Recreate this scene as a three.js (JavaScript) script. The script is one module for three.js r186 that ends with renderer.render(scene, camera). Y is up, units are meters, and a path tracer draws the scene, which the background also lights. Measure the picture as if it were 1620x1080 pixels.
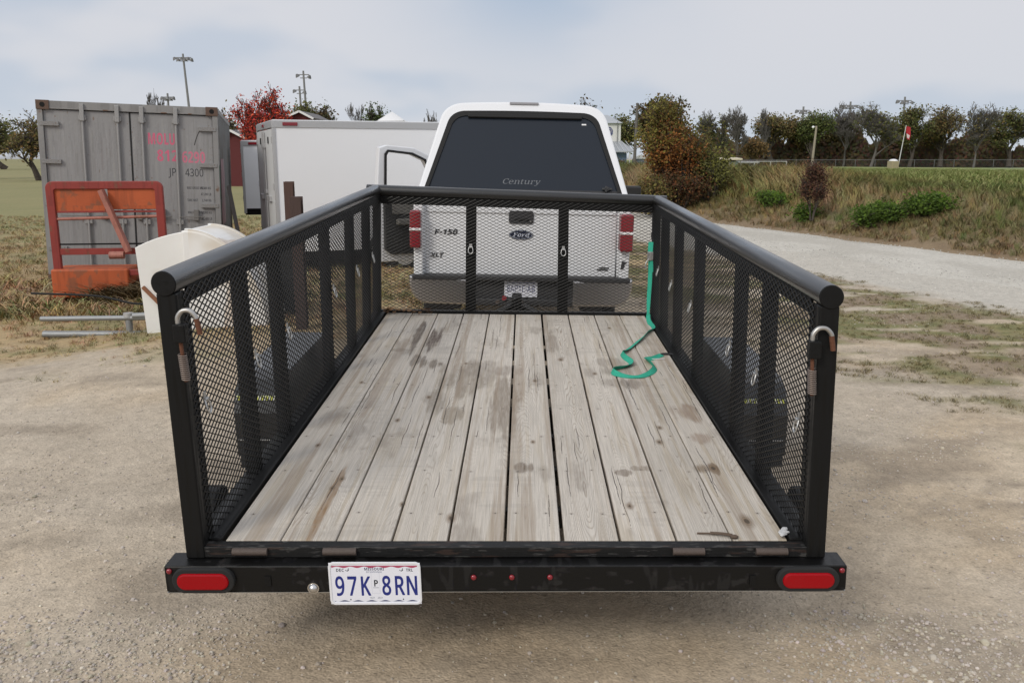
import * as THREE from 'three';
import { RoundedBoxGeometry } from 'three/addons/geometries/RoundedBoxGeometry.js';
import { mergeGeometries, toCreasedNormals } from 'three/addons/utils/BufferGeometryUtils.js';
import { Brush, Evaluator, SUBTRACTION } from 'three-bvh-csg';
import { FontLoader } from 'three/addons/loaders/FontLoader.js';
import { TextGeometry } from 'three/addons/geometries/TextGeometry.js';

// ---------- camera, sky, sun, exposure ----------
const scene = new THREE.Scene();
const camera = new THREE.PerspectiveCamera(42.46, 1024 / 682, 0.05, 3000);
camera.position.set(0, 1.85, 0);
camera.rotation.set(-Math.atan(290 / 1390), 0, 0);
const renderer = new THREE.WebGLRenderer({ antialias: true });
renderer.setSize(1024, 682);
renderer.toneMapping = THREE.LinearToneMapping;
renderer.toneMappingExposure = 1.03;
renderer.shadowMap.enabled = true;
const sun = new THREE.DirectionalLight(new THREE.Color(1, 0.94, 0.84), 1.5);
sun.position.set(-22, 28, 22);
sun.target.position.set(0, 0, -8);
sun.castShadow = true;
sun.shadow.radius = 30;
sun.shadow.mapSize.set(2048, 2048);
Object.assign(sun.shadow.camera, { left: -30, right: 30, top: 30, bottom: -30, near: 1, far: 120 });
scene.add(sun, sun.target);

// ---------- random numbers and noise ----------
function rng(seed) { let a = seed >>> 0; return () => { a = (a + 0x6D2B79F5) | 0; let t = Math.imul(a ^ (a >>> 15), 1 | a); t = (t + Math.imul(t ^ (t >>> 7), 61 | t)) ^ t; return ((t ^ (t >>> 14)) >>> 0) / 4294967296; }; }
const clamp = (x, a = 0, b = 1) => Math.min(b, Math.max(a, x));
const lerp = (a, b, t) => a + (b - a) * t;
const sst = (a, b, x) => { const t = clamp((x - a) / (b - a)); return t * t * (3 - 2 * t); };
const mix3 = (a, b, t) => [lerp(a[0], b[0], t), lerp(a[1], b[1], t), lerp(a[2], b[2], t)];
function hash2(x, y, s) { let h = Math.imul(x, 374761393) + Math.imul(y, 668265263) + Math.imul(s, 2147483647 ^ 0x5bd1e995); h = Math.imul(h ^ (h >>> 13), 1274126177); return ((h ^ (h >>> 16)) >>> 0) / 4294967296; }
function vn(x, y, s = 0, px = 0, py = 0) {
  const xi = Math.floor(x), yi = Math.floor(y); let fx = x - xi, fy = y - yi;
  fx = fx * fx * (3 - 2 * fx); fy = fy * fy * (3 - 2 * fy);
  const w = (i, p) => p ? ((i % p) + p) % p : i;
  const x0 = w(xi, px), x1 = w(xi + 1, px), y0 = w(yi, py), y1 = w(yi + 1, py);
  return lerp(lerp(hash2(x0, y0, s), hash2(x1, y0, s), fx), lerp(hash2(x0, y1, s), hash2(x1, y1, s), fx), fy);
}
function fbm(x, y, s = 0, o = 4, px = 0, py = 0) { let a = 0, w = 0.5, n = 0; for (let i = 0; i < o; i++) { a += w * vn(x, y, s + i, px, py); n += w; x *= 2; y *= 2; px *= 2; py *= 2; w *= 0.5; } return a / n; }

// ---------- the sky: thin bright overcast, torn open here and there ----------
{
  const W = 1024, Hh = 512, data = new Float32Array(W * Hh * 4);
  for (let j = 0; j < Hh; j++) for (let i = 0; i < W; i++) {
    const ph = ((i + 0.5) / W - 0.5) * 2 * Math.PI, th = ((j + 0.5) / Hh - 0.5) * Math.PI;
    const y = Math.sin(th), x = Math.cos(ph) * Math.cos(th), z = Math.sin(ph) * Math.cos(th), e = Math.max(th, 0);
    const az = Math.atan2(x, -z);
    // sheets of cloud seen from below, drawn out along the horizon
    const k = 1 / (Math.max(y, 0) + 0.16), cx = x * k * 0.55, cz = z * k * 0.55;
    const n = fbm(cx * 1.6 + 11, cz * 1.6 + 4, 31, 5), n2 = fbm(cx * 4 + 3, cz * 4 + 9, 57, 4);
    let cover = sst(0.28, 0.56, n * 0.72 + n2 * 0.36 + 0.03);
    cover = Math.max(cover, 0.5);
    // the blue gap high over the truck
    const gx = az - 0.03, ge = (e - 0.185) / 0.075, gap = Math.exp(-((gx / (0.13 + 0.10 * Math.max(ge, 0))) ** 2) - (ge < 0 ? ge * ge : 0.12 * ge * ge)) * (0.55 + 0.45 * sst(0.3, 0.6, n2));
    cover *= 1 - 0.9 * gap;
    const low = Math.exp(-e / 0.07);
    const blue = mix3([0.39, 0.485, 0.62], [0.50, 0.585, 0.67], low);
    const cloud = mix3([0.655, 0.665, 0.71], [0.56, 0.615, 0.68], low * 0.8);
    let c = mix3(blue, cloud, cover);
    const up = 0.93 + 0.28 * sst(0.15, 0.9, y);                   // an overcast sky is brighter overhead
    const s2 = (x * -0.52 + y * 0.67 + z * 0.53), veil = 0.3 * Math.max(0, s2) ** 6;
    c = c.map((v, q) => (v * up + veil * [1, 0.97, 0.92][q]) * 1.08);
    if (th < 0) c = [0.22, 0.2, 0.17];
    data.set([...c, 1], (j * W + i) * 4);
  }
  const t = new THREE.DataTexture(data, W, Hh, THREE.RGBAFormat, THREE.FloatType);
  t.mapping = THREE.EquirectangularReflectionMapping; t.magFilter = t.minFilter = THREE.LinearFilter; t.wrapS = THREE.RepeatWrapping; t.needsUpdate = true;
  scene.background = t; scene.environment = t;
}

// ---------- helpers ----------
const used = {};
function numbered(n) { const k = used[n] = (used[n] ?? -1) + 1; return k ? `${n}_${String(k).padStart(3, '0')}` : n; }
function tag(o, label, category, group, kind) { if (label) o.userData.label = label; if (category) o.userData.category = category; if (group) o.userData.group = group; if (kind) o.userData.kind = kind; return o; }
function shadows(o) { o.castShadow = o.receiveShadow = true; return o; }
function thing(name, label, category, pos = [0, 0, 0], turn = 0, group) { const o = new THREE.Group(); o.name = numbered(name); o.position.set(...pos); o.rotation.y = turn; tag(o, label, category, group); scene.add(o); return o; }
function norm(g) { let q = g.index ? g.toNonIndexed() : g; for (const k of Object.keys(q.attributes)) if (!['position', 'normal', 'uv', 'color'].includes(k)) q.deleteAttribute(k); if (!q.attributes.uv) q.setAttribute('uv', new THREE.BufferAttribute(new Float32Array(q.attributes.position.count * 2), 2)); return q; }
function join(gs) { gs = (Array.isArray(gs) ? gs : [gs]).map(norm); if (gs.some(g => g.attributes.color)) for (const g of gs) if (!g.attributes.color) g.setAttribute('color', new THREE.BufferAttribute(new Float32Array(g.attributes.position.count * 3).fill(1), 3)); return gs.length > 1 ? mergeGeometries(gs) : gs[0]; }
function part(name, gs, m, parent, label) { const o = shadows(new THREE.Mesh(join(gs), m)); o.name = parent === scene ? numbered(name) : name; if (label) o.userData.label = label; parent.add(o); return o; }
function struct(name, gs, m) { const o = part(name, gs, m, scene); o.userData.kind = 'structure'; return o; }
function stuff(name, gs, m, label, category) { return tag(part(name, gs, m, scene), label, category, null, 'stuff'); }
const box = (w, h, l, x = 0, y = 0, z = 0, r = 0.004) => { const m = Math.min(w, h, l); return (r && m > 0.006 ? new RoundedBoxGeometry(w, h, l, 1, Math.min(r, m * 0.3)) : new THREE.BoxGeometry(w, h, l)).translate(x, y, z); };
// box between limits
const bx = (x0, x1, y0, y1, z0, z1, r) => box(Math.abs(x1 - x0), Math.abs(y1 - y0), Math.abs(z1 - z0), (x0 + x1) / 2, (y0 + y1) / 2, (z0 + z1) / 2, r);
const UPV = new THREE.Vector3(0, 1, 0);
function rod(a, b, r0, r1 = r0, seg = 10, open = false) { a = new THREE.Vector3(...a); b = new THREE.Vector3(...b); const d = b.clone().sub(a), g = new THREE.CylinderGeometry(r1, r0, d.length(), seg, 1, open); g.applyQuaternion(new THREE.Quaternion().setFromUnitVectors(UPV, d.normalize())); return g.translate(...a.add(b).multiplyScalar(0.5).toArray()); }
function bar(a, b, w, h) { a = new THREE.Vector3(...a); b = new THREE.Vector3(...b); const d = b.clone().sub(a), L = d.length(), g = box(w, h, L); const m = new THREE.Matrix4().lookAt(b, a, Math.abs(d.y) > 0.95 * L ? new THREE.Vector3(0, 0, 1) : UPV); return g.applyMatrix4(m).translate(...a.add(b).multiplyScalar(0.5).toArray()); }
const tube = (pts, r, n = 40, s = 8) => new THREE.TubeGeometry(new THREE.CatmullRomCurve3(pts.map(p => new THREE.Vector3(...p))), n, r, s);
function extrude(sh, depth, bevel = 0, seg = 12) { return new THREE.ExtrudeGeometry(sh, { depth, bevelEnabled: bevel > 0, bevelSize: bevel, bevelThickness: bevel, bevelSegments: 2, curveSegments: seg }); }
function poly(pts, holes = []) { const s = new THREE.Shape(pts.map(p => new THREE.Vector2(...p))); for (const h of holes) s.holes.push(new THREE.Path(h.map(p => new THREE.Vector2(...p)))); return s; }
function rrect(w, h, r, x = 0, y = 0) { const s = new THREE.Shape(), a = x - w / 2, b = y - h / 2, c = x + w / 2, d = y + h / 2; s.moveTo(a + r, b); s.lineTo(c - r, b); s.absarc(c - r, b + r, r, -Math.PI / 2, 0); s.lineTo(c, d - r); s.absarc(c - r, d - r, r, 0, Math.PI / 2); s.lineTo(a + r, d); s.absarc(a + r, d - r, r, Math.PI / 2, Math.PI); s.lineTo(a, b + r); s.absarc(a + r, b + r, r, Math.PI, 1.5 * Math.PI); return s; }
function paint(g, f) { const p = g.attributes.position, c = new Float32Array(p.count * 3); for (let i = 0; i < p.count; i++) { const v = f(p.getX(i), p.getY(i), p.getZ(i), i); c[3 * i] = v[0]; c[3 * i + 1] = v[1]; c[3 * i + 2] = v[2]; } g.setAttribute('color', new THREE.BufferAttribute(c, 3)); return g; }
function bend(g, f) { const p = g.attributes.position; for (let i = 0; i < p.count; i++) p.setXYZ(i, ...f(p.getX(i), p.getY(i), p.getZ(i))); p.needsUpdate = true; return g; }
function mat(c, rough = 0.6, o = {}) { const physical = o.clearcoat || o.transmission || o.sheen || o.specularIntensity; const m = new (physical ? THREE.MeshPhysicalMaterial : THREE.MeshStandardMaterial)({ roughness: rough, ...o }); m.color.setRGB(...(Array.isArray(c) ? c : [c, c, c])); return m; }
function tex(w, h, f, { srgb = false, repeat } = {}) {
  const d = new Uint8Array(w * h * 4);
  for (let j = 0; j < h; j++) for (let i = 0; i < w; i++) { const v = f(i / w, j / h, i, j), k = (j * w + i) * 4; if (typeof v === 'number') { d[k] = d[k + 1] = d[k + 2] = clamp(v) * 255; } else for (let q = 0; q < 3; q++) { const l = clamp(v[q]); d[k + q] = 255 * (srgb ? (l <= 0.0031308 ? 12.92 * l : 1.055 * l ** (1 / 2.4) - 0.055) : l); } d[k + 3] = 255; }
  const t = new THREE.DataTexture(d, w, h); t.magFilter = THREE.LinearFilter; t.minFilter = THREE.LinearMipmapLinearFilter; t.generateMipmaps = true; t.wrapS = t.wrapT = THREE.RepeatWrapping; if (srgb) t.colorSpace = THREE.SRGBColorSpace; if (repeat) t.repeat.set(...repeat); t.needsUpdate = true; return t;
}
function canvasTex(w, h, draw) { const c = document.createElement('canvas'); c.width = w; c.height = h; draw(c.getContext('2d'), w, h); const t = new THREE.CanvasTexture(c); t.colorSpace = THREE.SRGBColorSpace; return t; }
// uv in metres from the two widest directions of each face
function boxUV(g, s = 1) { g = norm(g); const p = g.attributes.position, n = g.attributes.normal, u = new Float32Array(p.count * 2); for (let i = 0; i < p.count; i++) { const ax = Math.abs(n.getX(i)), ay = Math.abs(n.getY(i)), az = Math.abs(n.getZ(i)); const a = ax > ay && ax > az ? [p.getZ(i), p.getY(i)] : ay > az ? [p.getX(i), p.getZ(i)] : [p.getX(i), p.getY(i)]; u[2 * i] = a[0] * s; u[2 * i + 1] = a[1] * s; } g.setAttribute('uv', new THREE.BufferAttribute(u, 2)); return g; }
const font = await new FontLoader().loadAsync('fonts/droid/droid_sans_bold.typeface.json');

// ---------- shared materials ----------
const grime = tex(512, 512, (u, v) => 0.5 * fbm(u * 8, v * 8, 5, 5, 8, 8) + 0.5 * fbm(u * 64, v * 64, 9, 3, 64, 64));
const roughMap = (lo, hi, s = 6) => tex(256, 256, (u, v) => lerp(lo, hi, sst(0.3, 0.7, fbm(u * s, v * s, 71, 5, s, s))));
const blackRough = roughMap(0.32, 0.62);
const M = {
  black: mat(0.0065, 1, { specularIntensity: 0.4, roughnessMap: blackRough, bumpMap: grime, bumpScale: 0.0006 }),
  rail: mat(1, 1, { specularIntensity: 1, clearcoat: 0.5, clearcoatRoughness: 0.3, roughnessMap: roughMap(0.22, 0.42), map: tex(256, 1024, (u, v) => { const s = vn(u * 90, v * 700, 91, 90, 700) > 0.955 && fbm(u * 6, v * 24, 95, 3, 6, 24) > 0.5; return s ? [0.09, 0.09, 0.095] : [0.0065, 0.0065, 0.0065]; }), bumpMap: grime, bumpScale: 0.0008 }),
  meshSteel: mat(0.006, 0.42, { specularIntensity: 0.6 }),
  fender: mat(0.0065, 0.34, { clearcoat: 0.6, clearcoatRoughness: 0.3, bumpMap: grime, bumpScale: 0.0008 }),
  rubber: mat(0.012, 0.85, { bumpMap: grime, bumpScale: 0.001 }),
  chrome: mat(0.62, 0.22, { metalness: 1 }),
  zinc: mat([0.5, 0.5, 0.49], 0.45, { metalness: 1 }),
  rust: mat([0.13, 0.05, 0.025], 0.85, { bumpMap: grime, bumpScale: 0.002 }),
  wornSteel: mat([0.075, 0.055, 0.045], 0.6, { bumpMap: grime, bumpScale: 0.002 }),
  redLens: mat([0.21, 0.006, 0.014], 0.25, { clearcoat: 0.5, clearcoatRoughness: 0.1 }),
  whitePaint: mat([0.72, 0.73, 0.75], 0.32, { clearcoat: 0.8, clearcoatRoughness: 0.08 }),
  trailerWhite: mat([0.80, 0.81, 0.83], 0.45, { bumpMap: tex(256, 256, (u, v) => fbm(u * 5, v * 5, 3, 3, 5, 5)), bumpScale: 0.004 }),
  alu: mat([0.5, 0.5, 0.5], 0.5, { metalness: 0.6 }),
  glass: mat([0.011, 0.014, 0.02], 0.12),
  darkTrim: mat([0.02, 0.02, 0.022], 0.6),
};
// ================= ground, road, bank, field =================
const RN = [0.946, 0.325], RU = [-0.325, 0.946], ROFF = 13.86;   // across and along the lane, in (x, distance)
const laneQ = (x, d) => RN[0] * x + RN[1] * d - ROFF, laneS = (x, d) => RU[0] * x + RU[1] * d;
const laneXD = (q, s) => [(q + ROFF) * RN[0] + s * RU[0], (q + ROFF) * RN[1] + s * RU[1]];
function groundY(x, d) {
  const hump = sst(4.5, 8, d) * (1 - sst(15, 24, d)) * (1 - sst(2.2, 5, Math.abs(x)));
  let y = hump * (0.08 - 0.028 * x);
  const near = 1 - sst(25, 60, Math.hypot(x, d)); y += 0.1 * (1 - sst(3.4, 7.5, Math.hypot(x, d - 4)));
  y += near * ((fbm(x * 0.9, d * 0.9, 3, 3) - 0.5) * 0.035 + (fbm(x * 6, d * 6, 13, 3) - 0.5) * 0.012);
  return y;
}
function groundTone(x, d) {
  const n = fbm(x * 0.45, d * 0.45, 21, 4), n2 = fbm(x * 2.2, d * 2.2, 41, 4), n3 = fbm(x * 9, d * 9, 61, 3), q = laneQ(x, d);
  let c = mix3([0.43, 0.345, 0.245], [0.50, 0.415, 0.31], sst(0.35, 0.65, n2));
  c = mix3(c, [0.415, 0.365, 0.30], 0.6 * sst(0.48, 0.62, n));                       // greyer gravel
  c = mix3(c, [0.25, 0.205, 0.155], 0.6 * sst(0.58, 0.72, fbm(x * 1.3 + 9, d * 3.1, 81, 4)));
  // dry grass with some green on the left and behind
  const lg = sst(6.6, 8.4, d + (n2 - 0.5) * 2.2) * (1 - sst(-2.2, -0.4, x + (n - 0.5) * 1.5 - sst(9, 14, d) * 4.5));
  const dry = mix3(mix3([0.42, 0.30, 0.155], [0.31, 0.23, 0.12], sst(0.4, 0.6, n3)), [0.15, 0.16, 0.055], 0.6 * sst(0.5, 0.66, n2) * sst(0.42, 0.55, n));
  c = mix3(c, dry, lg * 0.95);
  const soil = (1 - sst(5.4, 7.4, d + (n2 - .5) * 2)) * 0; c = mix3(c, [0.2, 0.15, 0.1], soil);
  // worn grass and dark soil between the lot and the lane on the right
  const rg = sst(-9.3, -7.2, q + (n2 - 0.5) * 2.5) * (1 - sst(-5.0, -4.3, q + (n2 - 0.5) * 0.5));
  if (rg > 0) {
    const bl = fbm(x * 0.9 + 40, d * 2.4, 91, 4), gr = mix3([0.27, 0.235, 0.10], [0.17, 0.17, 0.06], sst(0.4, 0.6, n3));
    c = mix3(c, mix3([0.28, 0.21, 0.14], gr, sst(0.42, 0.6, n2)).map(v => v * .82), rg * sst(0.36, 0.48, bl));
  }
  c = mix3(c, [0.47, 0.44, 0.385], sst(-4.9, -4.3, q + (n2 - 0.5) * 0.6) * (1 - sst(25, 60, d)) * (q < 2 ? 1 : 0));
  const far = sst(18, 30, Math.hypot(x, d)) * (q < -5 ? 1 : 0); c = mix3(c, mix3([0.26, 0.225, 0.1], [0.18, 0.18, 0.07], n2), far * (d > 0 ? 1 : 0));
  const w = 0.90 + 0.2 * n3; return [c[0] * w, c[1] * w, c[2] * w];
}
const gritTex = tex(768, 768, (u, v) => { const a = fbm(u * 40, v * 40, 101, 4, 40, 40), b = vn(u * 256, v * 256, 111, 256, 256), c = vn(u * 120, v * 120, 117, 120, 120); let k = 0.80 + 0.3 * (a - 0.5) + 0.26 * (b - 0.5); if (c > 0.88) k += 0.16; if (c < 0.09) k -= 0.24; return [k, k * 0.995, k * 0.985]; }, {});
const gritBump = tex(768, 768, (u, v) => 0.6 * fbm(u * 96, v * 96, 131, 3, 96, 96) + 0.4 * vn(u * 300, v * 300, 139, 300, 300));
M.ground = mat(1.2, 0.95, { vertexColors: true, map: gritTex, bumpMap: gritBump, bumpScale: 0.006 });
function lines(a0, a1, step, grow, lim) { const r = []; for (let v = a0; v <= a1; v += step) r.push(v); let s = step, v = r[r.length - 1]; while (v < lim[1]) { s *= grow; v += s; r.push(v); } s = step; v = r[0]; while (v > lim[0]) { s *= grow; v -= s; r.unshift(v); } return r; }
function sheet(xs, ds, at, tone, uvScale = 1) {          // at(a, b) -> [x, y, d]
  const nx = xs.length, nd = ds.length, P = new Float32Array(nx * nd * 3), U = new Float32Array(nx * nd * 2), C = new Float32Array(nx * nd * 3), I = [];
  for (let j = 0; j < nd; j++) for (let i = 0; i < nx; i++) { const k = j * nx + i, [x, y, d] = at(xs[i], ds[j]); P.set([x, y, -d], 3 * k); U.set([x * uvScale, d * uvScale], 2 * k); C.set(tone(x, d, xs[i], ds[j]), 3 * k); }
  for (let j = 0; j < nd - 1; j++) for (let i = 0; i < nx - 1; i++) { const a = j * nx + i, b = a + 1, c = a + nx, e = c + 1; I.push(a, b, e, a, e, c); }
  const g = new THREE.BufferGeometry(); g.setAttribute('position', new THREE.BufferAttribute(P, 3)); g.setAttribute('uv', new THREE.BufferAttribute(U, 2)); g.setAttribute('color', new THREE.BufferAttribute(C, 3)); g.setIndex(I); g.computeVertexNormals(); return g;
}
struct('ground', sheet(lines(-7, 8.5, 0.09, 1.09, [-1500, 1500]), lines(1.2, 19, 0.09, 1.09, [-600, 1500]), (x, d) => [x, groundY(x, d), d], groundTone, 0.55), M.ground);

// the pale crushed-stone lane
const laneTone = (x, d, q) => { const n = fbm(x * 3, d * 3, 7, 4), e = fbm(x * 0.8, d * 0.8, 17, 3); let c = mix3([0.45, 0.425, 0.375], [0.55, 0.525, 0.47], n); c = mix3(c, [0.43, 0.405, 0.355], 0.85 * sst(0.5, 0.7, e + 0.35 * Math.exp(-(((q + 1.45) / 0.5) ** 2)) - 0.1)); return c; };
{
  const qs = [], ss = []; for (let q = 0; q <= 1.0001; q += 0.05) qs.push(q); for (let s = -12; s < 120; s += s < 35 ? 0.25 : 2) ss.push(s);
  struct('gravel_lane', sheet(qs, ss, (q, s) => { const j = (fbm(s * 0.7, 3, 5, 4) - 0.5) * 0.9, Q = lerp(-3.0 + j, 0.6, q), [x, d] = laneXD(Q, s); return [x, groundY(x, d) - 0.008 + 0.05 * Math.sin(Math.PI * Math.min(1, q * 1.02)), d]; }, (x, d) => laneTone(x, d, laneQ(x, d)), 0.55), M.ground);
}
// the bank and the ball field above it
const BANK = [[-0.6, -0.08], [0, 0.02], [0.5, 0.16], [1, 0.36], [1.7, 0.64], [2.6, 0.9], [4, 1.04], [8, 1.1], [14, 1.1], [40, 0.9], [90, 0.5], [160, 0.35], [700, 0.2]];
function bankY(q, s) { let i = 0; while (i < BANK.length - 2 && q > BANK[i + 1][0]) i++; const [a, ya] = BANK[i], [b, yb] = BANK[i + 1], y = lerp(ya, yb, clamp((q - a) / (b - a), -1, 1)); return y + (1 - sst(8, 20, q)) * ((fbm(q * 1.3, s * 1.3, 55, 4) - 0.5) * 0.16 * sst(0, 0.8, q) + (fbm(q * 6, s * 6, 65, 3) - 0.5) * 0.06); }
function bankTone(x, d, q, s) {
  const n = fbm(x * 1.7, d * 1.7, 25, 4), n2 = fbm(x * 7, d * 7, 35, 3);
  const soil = mix3([0.24, 0.17, 0.10], [0.36, 0.27, 0.17], n2), straw = mix3([0.25, 0.19, 0.09], [0.16, 0.15, 0.06], n);
  let c = mix3(soil, straw, sst(0.55, 1.2, q + (n - 0.5) * 1.2));
  return mix3(c, mix3([0.12, 0.15, 0.045], [0.17, 0.19, 0.06], n), sst(3.2, 7, q + (n - 0.5) * 2));
}
M.bank = mat(1.15, 1, { vertexColors: true, map: gritTex, bumpMap: gritBump, bumpScale: 0.03 });
{
  const qs = lines(-0.5, 5, 0.14, 1.3, [-0.6, 6.5]), ss = []; for (let s = -30; s < 160; s += s > 5 && s < 45 ? 0.2 : 3) ss.push(s);
  struct('grass_bank', sheet(qs, ss, (q, s) => { const [x, d] = laneXD(q, s); return [x, bankY(q, s), d]; }, bankTone, 0.7), M.bank);
  const fq = [6.4]; for (let q = 7; q < 700; q *= 1.06) fq.push(q); const fs = []; for (let s = -300; s < 700; s += s > -10 && s < 80 ? 1 : 10) fs.push(s);
  const fieldTone = (x, d, q) => { const n = fbm(x * 0.16, d * 0.16, 29, 5), n2 = fbm(x * 1.5, d * 1.5, 39, 3); return mix3(mix3([0.17, 0.235, 0.055], [0.24, 0.275, 0.085], n), [0.31, 0.29, 0.13], 0.6 * sst(0.5, 0.68, n2 * 0.5 + n * 0.5)); };
  struct('field', sheet(fq, fs, (q, s) => { const [x, d] = laneXD(q, s); return [x, bankY(q, s) + 0.004, d]; }, fieldTone, 0.5), M.bank);
}

// ---------- loose stones ----------
function instances(name, geo, m, list, label, category) {   // list: [x, y, z, sx, sy, sz, ry, tilt, [r, g, b]]
  const o = shadows(new THREE.InstancedMesh(geo, m, list.length)), t = new THREE.Object3D(), c = new THREE.Color();
  list.forEach((v, i) => { t.position.set(v[0], v[1], v[2]); t.scale.set(v[3], v[4], v[5]); t.rotation.set(v[7], v[6], v[7] * 0.6); t.updateMatrix(); o.setMatrixAt(i, t.matrix); c.setRGB(...v[8]); o.setColorAt(i, c); });
  o.name = numbered(name); tag(o, label, category, null, 'stuff'); scene.add(o); return o;
}
const pebble = bend(new THREE.IcosahedronGeometry(1, 1), (x, y, z) => { const k = 0.8 + 0.4 * vn(x * 1.5 + 9, y * 1.5 + z * 2 + 5, 3); return [x * k, y * k * 0.7, z * k]; }); pebble.computeVertexNormals();
{
  const R = rng(77), list = [];
  while (list.length < 60000) {
    const d = 2.3 + R() ** 1.6 * 12, x = (R() - 0.5) * (4 + d * 1.35), n = fbm(x * 0.45, d * 0.45, 21, 4), n2 = fbm(x * 1.1 + 3, d * 1.1, 87, 3);
    const heap = 0.75 * sst(0.52, 0.7, n2) * sst(0.7, 1.5, Math.abs(x)) + 0.14 * sst(0.9, 1.4, Math.abs(x)) + 1.3 * sst(0.75, 1.3, Math.abs(x)) * (1 - sst(2.95, 3.25, d)) + 0.05;
    if (R() > heap || laneQ(x, d) > -4.4 || (d > 7 && x < -1.5)) continue;
    const s = 0.0016 + 0.0062 * R() ** 4 + (R() < 0.004 ? 0.008 : 0) + (d < 3.2 ? 0.0022 * R() : 0), g = 0.33 + 0.2 * R() + (R() < .06 ? .12 : 0);
    list.push([x, groundY(x, d) + s * 0.2, -d, s, s, s, R() * 6.28, R() * 0.7 - 0.3, [g, g * (0.86 + 0.06 * R()), g * (0.68 + 0.14 * R())]]);
  }
  instances('gravel', pebble, mat(1, 0.9), list, 'loose small stones scattered over the bare dirt lot', 'gravel');
}
{
  const R = rng(78), list = [];
  for (let i = 0; i < 9000; i++) { const sN = 9 + R() * 26, q = -4.4 + R() * 4.6, [x, d] = laneXD(q, sN), s = 0.005 + 0.010 * R() ** 3, g = 0.38 + 0.22 * R(), onLane = q > -2.9; list.push([x, groundY(x, d) + (onLane ? 0.035 : 0.003), -d, s, s, s, R() * 6.28, R() * .7 - .3, [g, g * .97, g * .9]]); }
  instances('lane_gravel', pebble, mat(1, 0.9), list, 'pale loose gravel strewn over the crushed-stone lane', 'gravel');
}
// ---------- grasses ----------
function tuft(n, h, spread, lean, w, seed) {
  const R = rng(seed), P = [], N = [];
  for (let i = 0; i < n; i++) {
    const a = R() * 6.28, r = spread * Math.sqrt(R()), x = Math.cos(a) * r, z = Math.sin(a) * r, H = h * (0.55 + 0.45 * R()), b = R() * 6.28, L = lean * H * (0.4 + R()), dx = Math.cos(b) * L, dz = Math.sin(b) * L, c = R() * 6.28, wx = Math.cos(c) * w, wz = Math.sin(c) * w;
    const p0 = [x - wx, 0, z - wz], p1 = [x + wx, 0, z + wz], m0 = [x + dx * .35 - wx * .7, H * .6, z + dz * .35 - wz * .7], m1 = [x + dx * .35 + wx * .7, H * .6, z + dz * .35 + wz * .7], t = [x + dx, H * (1 - .2 * lean), z + dz];
    P.push(...p0, ...p1, ...m1, ...p0, ...m1, ...m0, ...m0, ...m1, ...t); for (let k = 0; k < 9; k++) N.push(Math.cos(c + 1.57) * .5, .8, Math.sin(c + 1.57) * .5);
  }
  const g = new THREE.BufferGeometry(); g.setAttribute('position', new THREE.Float32BufferAttribute(P, 3)); g.setAttribute('normal', new THREE.Float32BufferAttribute(N, 3)); g.setAttribute('uv', new THREE.Float32BufferAttribute(new Float32Array(P.length / 3 * 2), 2)); return g;
}
M.blade = mat(1, 0.9, { side: THREE.DoubleSide });
const STRAW = [0.34, 0.265, 0.13], TAN = [0.26, 0.18, 0.085], OLIVE = [0.135, 0.145, 0.045], GREEN = [0.085, 0.125, 0.03];
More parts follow.
